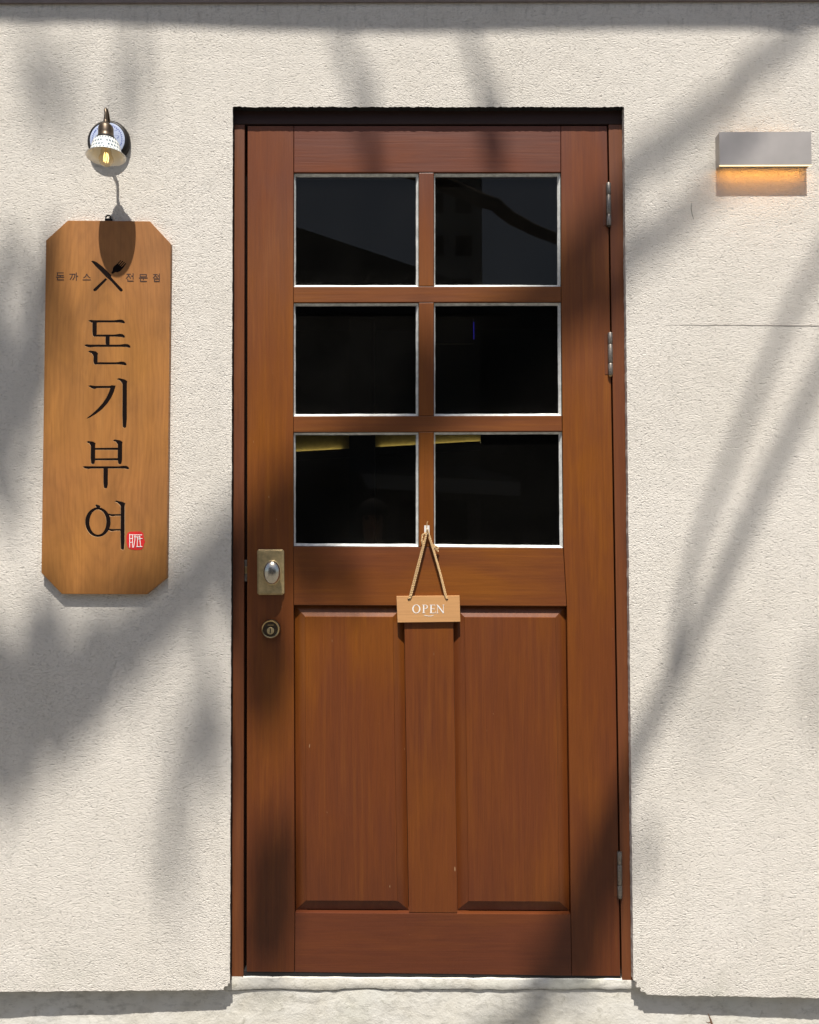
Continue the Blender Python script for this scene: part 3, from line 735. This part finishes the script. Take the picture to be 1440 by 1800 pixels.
for nm_, s in emblem:
    q = to_xz(s, Z2, YS); cut_board([q], .0012, .0001); ink(nm_, [q], .0012)
def segs(lines, ext):       # break bent pen lines into straight overlapping strokes
    out_ = []
    for L_ in lines:
        for a_, b_ in zip(L_[:-1], L_[1:]):
            a_, b_ = Vector(a_), Vector(b_); e_ = (b_-a_).normalized()*ext; out_.append([tuple(a_-e_), tuple(b_+e_)])
    return out_
def sm(name, strokes, wdt=11): return pol(name, [stroke(s, wdt) for s in segs(strokes, 4)], Z2, YS-.0002, YS-.00002, M['ink_brown'], board)
def circ(cx, cy, r, n=12): return [(cx+r*math.cos(2*math.pi*k/n), cy+r*math.sin(2*math.pi*k/n)) for k in range(n+1)]
sm('small_letter', [[(72, 272), (148, 272)], [(76, 272), (76, 303)], [(72, 303), (150, 303)], [(110, 303), (110, 322)], [(62, 324), (154, 324)], [(76, 336), (76, 356), (150, 356)]], 11)
sm('small_letter', [[(224, 288), (256, 288), (250, 320), (230, 352)], [(258, 288), (288, 288), (282, 322), (262, 354)], [(304, 272), (304, 362)], [(304, 312), (320, 312)]])
sm('small_letter', [[(430, 286), (414, 316), (392, 332)], [(432, 292), (448, 316), (470, 332)], [(384, 356), (476, 356)]])
sm('small_letter', [[(912, 288), (958, 288)], [(936, 288), (926, 316), (908, 338)], [(938, 306), (958, 336)], [(988, 280), (988, 346)], [(968, 310), (988, 310)], [(924, 348), (924, 370), (990, 370)]])
sm('small_letter', [[(1074, 292), (1148, 292), (1148, 318), (1074, 318), (1074, 290)], [(1062, 334), (1160, 334)], [(1112, 336), (1112, 352)], [(1078, 350), (1078, 374), (1150, 374)]])
sm('small_letter', [[(1234, 292), (1280, 292)], [(1258, 292), (1248, 316), (1232, 332)], [(1260, 308), (1280, 330)], [(1304, 284), (1304, 336)], [(1288, 308), (1304, 308)], [(1246, 344), (1304, 344), (1304, 374), (1246, 374), (1246, 342)]])
seal_o = [(905, 738), (950, 716), (1040, 712), (1130, 712), (1168, 740), (1178, 800), (1185, 850), (1204, 885), (1180, 930), (1172, 985), (1140, 1018), (1060, 1026), (980, 1018), (925, 1000), (902, 960), (886, 890), (888, 800)]
seal = pol('seal_stamp', [seal_o], Z4, YS-.0004, YS-.00002, M['red'], board)
pol('seal_mark', [stroke(s, 11) for s in segs(([(942, 762), (942, 975)], [(942, 768), (990, 768), (990, 975)], [(942, 832), (990, 832)], [(942, 895), (985, 895)], [(1010, 770), (1146, 770)], [(1034, 775), (1030, 860), (1008, 978)],
    [(1020, 805), (1110, 805)], [(1075, 810), (1070, 970)], [(1112, 790), (1118, 880), (1128, 968)], [(1095, 838), (1152, 830)], [(1062, 968), (1150, 968)]), 6)], Z4, YS-.0007, YS-.0004, M['white_paint'], seal)
lp = P(190.5, 382, -.004)
bm = bmesh.new(); tube(bm, [(lp.x+.0062*math.cos(a), lp.y, lp.z+.0062*math.sin(a)-.001) for a in [R(x) for x in range(-40, 221, 20)]], .0017, 8); link('hanger_loop', bm, M['black_metal'], shop, smooth=True)
bm = bmesh.new(); box(bm, (lp.x-.009, -.003, lp.z-.012), (lp.x+.009, -.0005, lp.z-.003)); link('hanger_plate', bm, M['black_metal'], shop)

# ------------------------------------------------------------------ sconce above the sign
pc = P(188.8, 245.5, -.018)
lamp = empty('wall_sconce', (pc.x, 0, pc.z)); tag(lamp, 'small sconce with white porcelain shade and lit bulb above the wooden board', 'wall lamp')
Mw = Matrix.Translation((pc.x, 0, pc.z)) @ Matrix.Rotation(R(90), 4, 'X')
bm = bmesh.new(); lathe(bm, [(0, .0004), (.0515, .0004), (.053, .003), (.0525, .010), (.0495, .0155), (.0455, .0175), (.0435, .0165), (.0, .0160)], Mw, 48); link('backplate', bm, M['black_metal'], lamp, smooth=True)
bm = bmesh.new(); lathe(bm, [(0, .0162), (.0432, .0162), (.0432, .0178), (.0400, .0190), (.0, .0185)], Mw, 48)
dsc = link('porcelain_disc', bm, M['porcelain_plate'], lamp, smooth=True, origin=(pc.x, -.018, pc.z))
YL = -.082
tp = P(187.3, 192, YL+.008); sk = P(186.0, 214, YL)
bm = bmesh.new(); pts = [(pc.x, -.016, pc.z+.012), (pc.x, -.030, pc.z+.020)]
z0 = pc.z+.02
pts += [(pc.x+.0004, -.040, z0+.010), (tp.x, -.056, tp.z-.022), (tp.x, -.064, tp.z-.008), (tp.x, -.071, tp.z-.001), (tp.x, -.077, tp.z-.001), (tp.x, -.081, tp.z-.006), (sk.x+.0005, YL, tp.z-.014), (sk.x, YL, sk.z+.004)]
tube(bm, pts, [.0034]*3+[.0034, .0034, .0035, .0035, .0035, .0038, .0050], 12); link('arm', bm, M['bronze'], lamp, smooth=True)
def head_m(u, v): return Matrix.Translation(P(u, v, YL)) @ Matrix.Rotation(R(-2), 4, 'Y') @ Matrix.Rotation(R(-3), 4, 'X')
zs = lambda v: P(186, v, YL).z
Mh = head_m(186.2, 214); k = 1.36e-3
bm = bmesh.new(); lathe(bm, [(0, .004), (.0050, .003), (.0062, -.001), (.0062, -.004), (.0105, -.0065), (.0150, -.011), (.0175, -.016), (.0178, -.030), (.0182, -.036), (.0198, -.0385), (.0198, -.041), (0, -.041)], Mh, 36); link('socket', bm, M['bronze'], lamp, smooth=True)
bm = bmesh.new(); lathe(bm, [(0, -.0412), (.0215, -.0412), (.0238, -.0440), (.0238, -.0475), (0, -.0475)], Mh, 36); link('collar', bm, M['black_metal'], lamp, smooth=True)
outer = [(.0225, -.0476), (.0262, -.0486), (.0288, -.0510), (.0308, -.0560), (.0328, -.0630), (.0345, -.0700), (.0362, -.0765), (.0388, -.0815), (.0432, -.0858), (.0462, -.0874)]
inner = [(.0455, -.0882), (.0420, -.0864), (.0374, -.0822), (.0345, -.0765), (.0328, -.0700), (.0310, -.0630), (.0292, -.0565), (.0225, -.0510)]
bm = bmesh.new(); lathe(bm, outer+inner, Mh, 56, uv=True); shade = link('shade', bm, M['porcelain'], lamp, smooth=True)
Mb = Mh @ Matrix.Translation((0, 0, -.0945))
bm = bmesh.new(); lathe(bm, [(.010, .036), (.0105, .026), (.0125, .019)]+[(.0170*math.sin(a), .0170*math.cos(a)) for a in [R(x) for x in range(48, 181, 11)]][:-1]+[(0, -.0170)], Mb, 32); bulb = link('bulb', bm, [M['bulb']], lamp, smooth=True)
bm = bmesh.new()
for i in range(6):
    a = 2*math.pi*i/6; x0, y0 = .0062*math.cos(a), .0062*math.sin(a)
    tube(bm, [Mb @ Vector((x0*.6, y0*.6, .016)), Mb @ Vector((x0, y0, .004)), Mb @ Vector((x0*.75, y0*.75, -.006))], .0006, 6)
link('filament', bm, M['filament'], bulb)
bm = bmesh.new(); lathe(bm, [(0, .036), (.0025, .036), (.003, .018), (.0012, .006), (0, .004)], Mb, 12); link('bulb_stem', bm, M['bulb'], bulb, smooth=True)

# ------------------------------------------------------------------ box lamp on the right
D0, D1 = -.0245, -.0285
q = [(1264.5, 232.5), (1426, 231.5), (1425, 291), (1265.5, 291)]
bl = empty('box_lamp', P(1344, 262, 0)); tag(bl, 'flat taupe metal wall lamp glowing warm at its lower edge, right of the door', 'wall lamp')
c = px(q, D1); cx = [p[0] for p in c]; cz = [p[1] for p in c]; X0, X1 = min(cx), max(cx); Zt, Zb = max(cz), min(cz)
bm = bmesh.new(); box(bm, (X0, D1, Zb+.002), (X1, D0, Zt)); bevel_front(bm, .0013, 2); link('front_plate', bm, M['taupe'], bl)
bm = bmesh.new(); box(bm, (X0, D1+.0004, Zb), (X1, D0-.0004, Zb+.0019)); link('light_edge', bm, M['led_edge'], bl)
bm = bmesh.new(); box(bm, (X0+.0005, D0+.0002, Zb+.003), (X0+.003, -.0004, Zt-.001)); link('side_plate', bm, M['taupe'], bl)
bm = bmesh.new(); box(bm, (X1-.003, D0+.0002, Zb+.003), (X1-.0005, -.0004, Zt-.001)); link('side_plate', bm, M['taupe'], bl)
bm = bmesh.new(); box(bm, (X0+.004, D0+.004, Zb+.016), (X1-.004, -.0006, Zt-.014)); link('lamp_body', bm, M['black_metal'], bl)
bm = bmesh.new(); box(bm, (X0+.006, D0+.0003, Zb+.0036), (X1-.006, D0+.0080, Zb+.0070)); link('strip_holder', bm, M['black_metal'], bl)
bm = bmesh.new(); box(bm, (X0+.008, D0+.0006, Zb+.0030), (X1-.008, D0+.0060, Zb+.0035)); link('led_strip', bm, M['led_warm'], bl)
bm = bmesh.new(); box(bm, (X0+.030, D0+.0004, Zt-.016), (X1-.030, D0+.0040, Zt-.013)); link('led_strip', bm, M['led_dim'], bl)

# ------------------------------------------------------------------ dim dining room seen through the panes
def room():
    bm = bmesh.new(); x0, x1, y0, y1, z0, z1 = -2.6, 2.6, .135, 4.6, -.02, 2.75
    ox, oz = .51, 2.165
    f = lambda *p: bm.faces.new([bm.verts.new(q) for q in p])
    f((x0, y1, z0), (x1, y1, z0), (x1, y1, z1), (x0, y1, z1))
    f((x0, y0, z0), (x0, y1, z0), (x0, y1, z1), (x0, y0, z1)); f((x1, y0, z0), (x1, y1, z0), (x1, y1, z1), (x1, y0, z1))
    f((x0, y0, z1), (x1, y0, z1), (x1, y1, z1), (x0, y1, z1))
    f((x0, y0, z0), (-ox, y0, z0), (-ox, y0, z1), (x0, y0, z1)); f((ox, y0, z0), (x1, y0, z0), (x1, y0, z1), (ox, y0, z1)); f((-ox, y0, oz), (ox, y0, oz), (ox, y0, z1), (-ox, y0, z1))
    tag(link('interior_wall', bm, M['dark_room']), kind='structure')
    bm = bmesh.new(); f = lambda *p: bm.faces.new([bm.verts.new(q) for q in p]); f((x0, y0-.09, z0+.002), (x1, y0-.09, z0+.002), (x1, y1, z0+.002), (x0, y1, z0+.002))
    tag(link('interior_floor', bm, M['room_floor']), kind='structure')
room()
YR = 2.6
cv = empty('lit_cove', P(680, 780, YR)); tag(cv, 'yellow glowing cove strip inside the room, seen through the lowest panes', 'cove light')
def rq(pts, y): return px(pts, y)
slope = lambda u: 793.5-(u-518)*(18.5/327)
bm = bmesh.new(); q = rq([(380, 748), (845, 748), (845, slope(845)), (380, slope(380))], YR); poly_prism(bm, q, YR, YR+.03); link('cove_board', bm, M['cove'], cv)
bm = bmesh.new(); q = rq([(380, slope(380)+.3), (845, slope(845)+.3), (845, slope(845)+16), (380, slope(380)+16)], YR-.07); poly_prism(bm, q, YR-.07, YR-.055); link('cove_lip', bm, M['room_post'], cv)
for u0, u1 in ((440, 600), (668, 845)):
    a, b = P(u0, slope(u0)+3, YR-.010), P(u1, slope(u1)+3, YR-.010)
    bm = bmesh.new(); tube(bm, [a, b], .004, 8); link('led_strip', bm, M['led_cove'], cv)
for u0, u1, v0, nm_, lab in ((614, 658, 560, 'post', 'dark post inside the room behind the middle left pane'),):
    bm = bmesh.new(); a = P(u0, v0, 1.6); b = P(u1, v0, 1.6); box(bm, (a.x, 1.6, -.015), (b.x, 1.7, a.z)); tag(link('interior_post', bm, M['room_post']), lab, 'post')
a = P(833, 566, 1.9); b = P(833, 596, 1.9)
bm = bmesh.new(); box(bm, (a.x-.0015, 1.9, b.z), (a.x+.0015, 1.904, a.z)); scr_led = bm
dev = empty('wall_device', (a.x-.09, 1.9, b.z)); tag(dev, 'dark device with thin blue light line behind the middle right pane', 'device')
link('light_line', bm, M['blue_led'], dev)
bm = bmesh.new(); box(bm, (a.x-.2, 1.9, b.z-.02), (a.x-.004, 1.93, a.z+.02)); bevel_front(bm, .004, 2); link('device_body', bm, M['room_post'], dev)

# ------------------------------------------------------------------ roof eave above the view
eave = empty('roof_eave', (0, -.3, 3.6)); tag(eave, 'weathered roof eave above the wall whose shade crosses the top', 'roof')
EK = .62
pts = [(-1300, 36), (-500, 37), (0, 39), (180, 42), (330, 49), (480, 55), (720, 59), (900, 56), (1100, 53), (1440, 53), (2400, 52)]
ed = [P(u, v, 0)-SUN*(EK/SUN.y) for u, v in pts]
bm = bmesh.new(); A = []
for p in ed: A.append([bm.verts.new(c_) for c_ in ((p.x, p.y, p.z), (p.x, p.y-.01, p.z+.14), (p.x, .02, p.z+.42), (p.x, .02, p.z+.04))])
for a, b in zip(A[:-1], A[1:]):
    for k_ in range(4): bm.faces.new((a[k_], a[(k_+1) % 4], b[(k_+1) % 4], b[k_]))
bm.faces.new(A[0]); bm.faces.new(A[-1][::-1]); link('eave_board', bm, M['roof'], eave)

# ------------------------------------------------------------------ tree whose limbs shade the wall
KT = 3.1
def S(u, v, k=KT): return P(u, v, 0)-SUN*(k/SUN.y)
tree = empty('shade_tree', (-2.9, -3.6, GZ)); tag(tree, 'tall street tree behind the viewer that dapples the wall with shade', 'tree')
def smooth_path(pts, n=5):
    out = []
    for i in range(len(pts)-1):
        p0, p1, p2, p3 = pts[max(i-1, 0)], pts[i], pts[i+1], pts[min(i+2, len(pts)-1)]
        for j in range(n):
            t = j/n; out.append(.5*((2*p1)+(p2-p0)*t+(2*p0-5*p1+4*p2-p3)*t*t+(3*p1-p0-3*p2+p3)*t**3))
    out.append(pts[-1]); return out
def limb(pts, r0, r1, name='limb'):
    pts = smooth_path([Vector(p) for p in pts]); n = len(pts); bm = bmesh.new()
    pts = [p+Vector((mn.noise((i*.6, 1, r0*90)), mn.noise((i*.6, 5, r0*90)), mn.noise((i*.6, 9, r0*90))))*r0*.25 for i, p in enumerate(pts)]
    tube(bm, pts, [r0+(r1-r0)*i/(n-1) for i in range(n)], 10); return link(name, bm, M['bark'], tree, smooth=True)
limb([(-2.9, -3.6, GZ), (-2.85, -3.55, 2), (-2.95, -3.5, 4.4), (-2.8, -3.4, 6.2), (-2.5, -3.3, 7.4), (-2.6, -3.3, 9.5), (-2.3, -3.4, 12)], .17, .05, 'trunk')
root1 = Vector((-2.75, -3.4, 6.5))
limb([root1, S(-160, 1330), S(60, 1225), S(200, 1150), S(330, 1040), S(430, 930), S(500, 850), S(600, 770), S(720, 680), S(820, 575, 3.0), S(910, 505, 2.9), S(1000, 410, 2.8), S(1110, 306, 2.6), S(1250, 193, 2.4), S(1395, 66, 2.2), S(1560, -80, 2.0)], .056, .012)
limb([S(480, 900), S(600, 800), S(740, 690, 3.0), S(860, 620, 2.9), S(1000, 515, 2.7), S(1110, 447, 2.6), S(1190, 390, 2.5), S(1260, 330, 2.5), S(1330, 260, 2.5)], .042, .010)
root2 = Vector((-2.85, -3.5, 4.9))
k3 = 2.3
limb([root2, Vector((-1.2, -3.1, 5.0)), S(700, 1990, k3), S(930, 1760, k3), S(1000, 1620, k3), S(1060, 1450, k3), S(1115, 1325, k3), S(1160, 1240, k3), S(1205, 1145, k3), S(1260, 1040, k3), S(1320, 910, k3), S(1380, 785, k3), S(1440, 660, k3), S(1560, 400, k3)], .023, .0125)
limb([S(1175, 1200, k3), S(1195, 1080, 2.35), S(1222, 970, 2.4), S(1270, 840, 2.4), S(1328, 695, 2.4), S(1385, 560, 2.4), S(1445, 455, 2.4), S(1560, 250, 2.4)], .011, .0115)
limb([S(330, 1040), S(370, 1190, 3.4), S(335, 1290, 3.5), S(305, 1400, 3.5), S(290, 1500, 3.5)], .011, .006)
limb([S(540, -200, 3.6), S(590, 40, 3.6), S(630, 150, 3.6), S(652, 280, 3.6)], .017, .009)
limb([S(790, -200, 3.3), S(818, 40, 3.3), S(850, 150, 3.3), S(880, 290, 3.3)], .015, .009)
limb([Vector((-2.5, -3.4, 9.0)), S(-100, -300, 3.5), S(300, -420, 3.5), S(700, -260, 3.5), S(1000, -400, 3.5)], .05, .02)
limb([Vector((-2.95, -3.5, 4.3)), Vector((-1.4, -4.0, 4.25)), Vector((.0, -4.2, 3.9)), Vector((.55, -4.2, 3.68)), Vector((.80, -4.2, 3.52)), Vector((1.08, -4.2, 3.38)), Vector((1.7, -4.3, 3.15)), Vector((2.6, -4.4, 3.1))], .075, .03)
# leaves: many small faces through soft clumps
leaf_bm = bmesh.new()
def leaf(c, L):
    a = Vector((random.gauss(0, 1), random.gauss(0, 1), random.gauss(0, .6))).normalized(); b = a.orthogonal().normalized()
    b = (Matrix.Rotation(random.uniform(0, 6.28), 3, a) @ b); wv = b*L*.27
    p = [c-a*L*.5, c-a*L*.12+wv, c+a*L*.25+wv*.75, c+a*L*.5, c+a*L*.25-wv*.75, c-a*L*.12-wv]
    leaf_bm.faces.new([leaf_bm.verts.new(x) for x in p])
def clump(u, v, ru, rv, n, k=KT, dk=.35, L=.085):
    for _ in range(n):
        leaf(S(u+ru*random.gauss(0, .5), v+rv*random.gauss(0, .5), k+random.gauss(0, dk)), L*random.uniform(.7, 1.3))
def spray(path, n, wid, k=KT, dk=.3, L=.085):        # leaves strung along a twig
    for _ in range(n):
        i = random.randrange(len(path)-1); t = random.random(); a, b = path[i], path[i+1]
        leaf(S(a[0]+(b[0]-a[0])*t+wid*random.gauss(0, .5), a[1]+(b[1]-a[1])*t+wid*random.gauss(0, .5), k+random.gauss(0, dk)), L*random.uniform(.7, 1.3))
spray([(-40, 1230), (60, 1200), (110, 1190)], 84, 85)
spray([(-20, 1380), (50, 1300), (110, 1230)], 74, 60)
spray([(80, 1080), (85, 1150)], 26, 22)
spray([(110, 1220), (180, 1165), (250, 1110)], 32, 40)
spray([(260, 1110), (340, 1040), (420, 930)], 24, 34)
spray([(10, 480), (5, 640), (0, 800), (5, 900)], 64, 64)
spray([(75, 420), (80, 560), (70, 680)], 18, 32)
spray([(50, 50), (85, 120), (105, 220)], 9, 44, 4.6)
spray([(230, 60), (225, 190)], 5, 36, 4.5)
spray([(500, 850), (440, 950), (450, 1100), (470, 1190)], 112, 44)
spray([(520, 970), (640, 985)], 26, 30)
spray([(350, 1260), (310, 1400), (290, 1560)], 12, 50, 4.8)
spray([(410, 1200), (350, 1330)], 8, 50, 4.4)
spray([(470, 1440), (480, 1560), (465, 1650)], 42, 34)
spray([(1085, 1430), (1060, 1540), (1010, 1620), (970, 1700)], 60, 46)
spray([(740, 600), (745, 680), (700, 745), (600, 760)], 66, 34)
spray([(1080, 350), (1000, 430), (960, 500)], 34, 30)
spray([(1080, 470), (1010, 520), (900, 520)], 16, 30)
spray([(1320, 1250), (1290, 1420)], 4, 150, 5.0)
spray([(610, 90), (640, 190), (650, 270)], 4, 20); spray([(835, 110), (870, 210), (880, 270)], 7, 20)
for _ in range(14): clump(random.uniform(-1500, -250), random.uniform(-600, 1500), 160, 160, 120, 3.3, .8)
for _ in range(8): clump(random.uniform(1750, 2600), random.uniform(-600, 900), 160, 160, 110, 3.3, .8)
for _ in range(8): clump(random.uniform(-300, 1700), random.uniform(-900, -350), 160, 120, 110, 3.3, .8)
lf = link('foliage', leaf_bm, M['leaf'], tree); lf['kind'] = 'stuff'

# ------------------------------------------------------------------ house across the street (mirrored faintly in the glass)
oh = empty('opposite_house', (1.5, -10, GZ)); tag(oh, 'low house with sloping roof across the street, mirrored in the panes', 'house')
hw = plain('greyish_house_render', (.20, .19, .175), .9); hr = plain('slate_roof', (.07, .068, .066), .8); pale = plain('pale_canopy_sheet', (.50, .50, .49), .6)
bm = bmesh.new(); box(bm, (-7, -15, GZ), (1.0, -10, 4.3)); link('house_wall', bm, hw, oh)
bm = bmesh.new(); poly_prism(bm, [(-7.3, 4.3), (1.35, 4.3), (1.35, 4.55), (.9, 4.7), (-1.6, 5.55), (-4.2, 6.4), (-7.3, 5.4)], -9.7, -15.2); link('roof', bm, hr, oh)
bm = bmesh.new(); poly_prism(bm, [(1.01, GZ), (9, GZ), (9, 4.6), (2.2, 4.6), (1.01, 4.62)], -10.3, -15); link('side_wing', bm, hr, oh)
bm = bmesh.new(); poly_prism(bm, [(-.60, 1.70), (1.40, 1.60), (1.40, 1.78), (-.70, 1.90)], -8.6, -8.7); link('canopy_fascia', bm, pale, oh)
bm = bmesh.new(); v4 = [bm.verts.new(q_) for q_ in ((-.72, -8.62, 1.93), (1.42, -8.62, 1.81), (.9, -9.95, 2.10), (-1.3, -9.95, 2.14))]; v5 = [bm.verts.new(v_.co-Vector((0, 0, .02))) for v_ in v4]
bm.faces.new(v4); bm.faces.new(v5[::-1])
for i in range(4): bm.faces.new((v4[i], v5[i], v5[(i+1) % 4], v4[(i+1) % 4]))
link('canopy_sheet', bm, hw, oh)
far = empty('apartment_tower', (3.2, -58, GZ)); tag(far, 'narrow grey apartment tower beyond the opposite house, dim in the upper right pane', 'building')
bm = bmesh.new(); box(bm, (.6, -66, GZ), (5.37, -58, 38)); link('tower_wall', bm, plain('grey_tower_render', (.45, .43, .40), .9), far)
wm = None
for i in range(2):
    for j in range(7):
        if wm is None: bm = bmesh.new(); box(bm, (1.3, -58.03, 9.0), (2.5, -57.97, 10.5)); wm = link('tower_window', bm, M['room_post'], far)
        else: o = wm.copy(); col.objects.link(o); o.parent = far; o.location = wm.location+Vector((i*2.1, 0, j*3.2))
bm = bmesh.new(); box(bm, (-3.8, -10.02, .6), (-2.2, -9.98, 2.1)); link('window', bm, M['room_post'], oh)
bm = bmesh.new(); box(bm, (-.2, -10.02, GZ), (.8, -9.98, 1.6)); link('house_door', bm, M['room_post'], oh)

# ------------------------------------------------------------------ a dry twig poking up at the foot of the wall
a, b, c_ = P(1244.5, 1781, .0), P(1249, 1792, -.004), P(1255, 1812, -.01)
tw = empty('dry_twig', c_); tag(tw, 'thin dry brown twig at the foot of the wall, lower right', 'twig')
bm = bmesh.new(); tube(bm, [a, b, c_, c_+Vector((.01, -.01, -.2))], [.0005, .0022, .0034, .004], 8); link('stem', bm, M['twig'], tw, smooth=True)
bm = bmesh.new(); tube(bm, [P(1250, 1797, -.006), P(1245, 1798, -.008), P(1241, 1796, -.01)], [.0018, .0012, .0004], 6); link('side_shoot', bm, M['twig'], tw, smooth=True)

# ------------------------------------------------------------------ onlooker mirrored in the lower left pane
PX, PY = -.27, -2.8
who = empty('person', (PX, PY, GZ)); tag(who, 'person in dark cap and dark jacket mirrored faintly in the lower left pane', 'person')
J = {'pelvis': (0, 0, .95, .13, .10), 'waist': (0, 0, 1.08, .125, .09), 'chest': (0, .01, 1.27, .15, .10), 'neck0': (0, 0, 1.41, .07, .065), 'neck': (0, .01, 1.46, .052, .052), 'jaw': (0, .035, 1.53, .066, .072), 'head': (0, .02, 1.60, .078, .092), 'crown': (0, .01, 1.665, .066, .08)}
E_ = [('pelvis', 'waist'), ('waist', 'chest'), ('chest', 'neck0'), ('neck0', 'neck'), ('neck', 'jaw'), ('jaw', 'head'), ('head', 'crown')]
J['nose'] = (0, .122, 1.585, .011, .012); E_.append(('head', 'nose'))
for sd, n_ in ((-1, 'l'), (1, 'r')):
    J.update({'hip'+n_: (.09*sd, 0, .90, .095, .095), 'knee'+n_: (.10*sd, .02, .50, .058, .06), 'ank'+n_: (.10*sd, -.01, .10, .042, .045), 'toe'+n_: (.115*sd, .13, .035, .038, .03),
              'sho'+n_: (.165*sd, 0, 1.36, .062, .062), 'elb'+n_: (.255*sd, -.05, 1.09, .045, .045), 'wri'+n_: (.175*sd, .09, .98, .034, .034), 'hand'+n_: (.135*sd, .125, .95, .036, .036)})
    E_ += [('pelvis', 'hip'+n_), ('hip'+n_, 'knee'+n_), ('knee'+n_, 'ank'+n_), ('ank'+n_, 'toe'+n_), ('chest', 'sho'+n_), ('sho'+n_, 'elb'+n_), ('elb'+n_, 'wri'+n_), ('wri'+n_, 'hand'+n_)]
keys = list(J); me = bpy.data.meshes.new('body'); me.from_pydata([J[k_][:3] for k_ in keys], [(keys.index(a_), keys.index(b_)) for a_, b_ in E_], [])
tmp = bpy.data.objects.new('body', me); col.objects.link(tmp)
tmp.modifiers.new('skin', 'SKIN'); ss_ = tmp.modifiers.new('sub', 'SUBSURF'); ss_.levels = 2
for i, k_ in enumerate(keys):
    me.skin_vertices[0].data[i].radius = J[k_][3:5]; me.skin_vertices[0].data[i].use_root = (i == 0)
bpy.context.view_layer.update()
nm = bpy.data.meshes.new_from_object(tmp.evaluated_get(bpy.context.evaluated_depsgraph_get())); bpy.data.objects.remove(tmp)
skin_m = plain('skin', (.50, .31, .22), .5); coat = plain('dark_jacket_cloth', (.022, .022, .026), .85, bump=.4); jean = plain('dark_trousers', (.03, .035, .05), .85)
nm.materials.clear()
for m_ in (skin_m, coat, jean): nm.materials.append(m_)
for p_ in nm.polygons:
    p_.use_smooth = True; z_ = p_.center.z; p_.material_index = 0 if z_ > 1.455 else (2 if z_ < .93 and abs(p_.center.y) < .5 and not (p_.center.y > .07 and z_ > .9) else 1)
body = bpy.data.objects.new('body', nm); col.objects.link(body); body.parent = who
bm = bmesh.new(); Mh_ = Matrix.Translation((PX, PY-.005, GZ+1.625)) @ Matrix.Diagonal((.088, .108, .098, 1))
lathe(bm, [(1.02, -.05)]+[(1.03*math.cos(R(a_)), 1.03*math.sin(R(a_))) for a_ in range(0, 90, 12)]+[(0, 1.03)], Mh_, 24); link('cap', bm, coat, who, smooth=True)
bm = bmesh.new(); lathe(bm, [(.96, .02), (.985, -.3), (.98, -.95), (.86, -1.45), (.55, -1.5)], Matrix.Translation((PX, PY-.022, GZ+1.615)) @ Matrix.Diagonal((.088, .092, .1, 1)), 24)
for f_ in [f_ for f_ in bm.faces if f_.calc_center_median().y > PY+.035]: bm.faces.remove(f_)
link('hair', bm, plain('black_hair', (.012, .009, .008), .5), who, smooth=True)
bm = bmesh.new(); poly_prism(bm, [(PX-.075, GZ+1.628), (PX+.075, GZ+1.628), (PX+.06, GZ+1.640), (PX-.06, GZ+1.640)], PY+.17, PY+.06); link('cap_peak', bm, coat, who)
for sd in (-1, 1):
    bm = bmesh.new(); bmesh.ops.create_uvsphere(bm, u_segments=12, v_segments=8, radius=.0125, matrix=Matrix.Translation((PX+sd*.032, PY+.096, GZ+1.603))); link('eye', bm, M['ink'], who, smooth=True)
bm = bmesh.new(); bmesh.ops.create_uvsphere(bm, u_segments=12, v_segments=8, radius=1, matrix=Matrix.Translation((PX, PY+.101, GZ+1.540)) @ Matrix.Diagonal((.026, .010, .008, 1))); link('mouth', bm, plain('lips', (.36, .13, .11), .5), who, smooth=True)
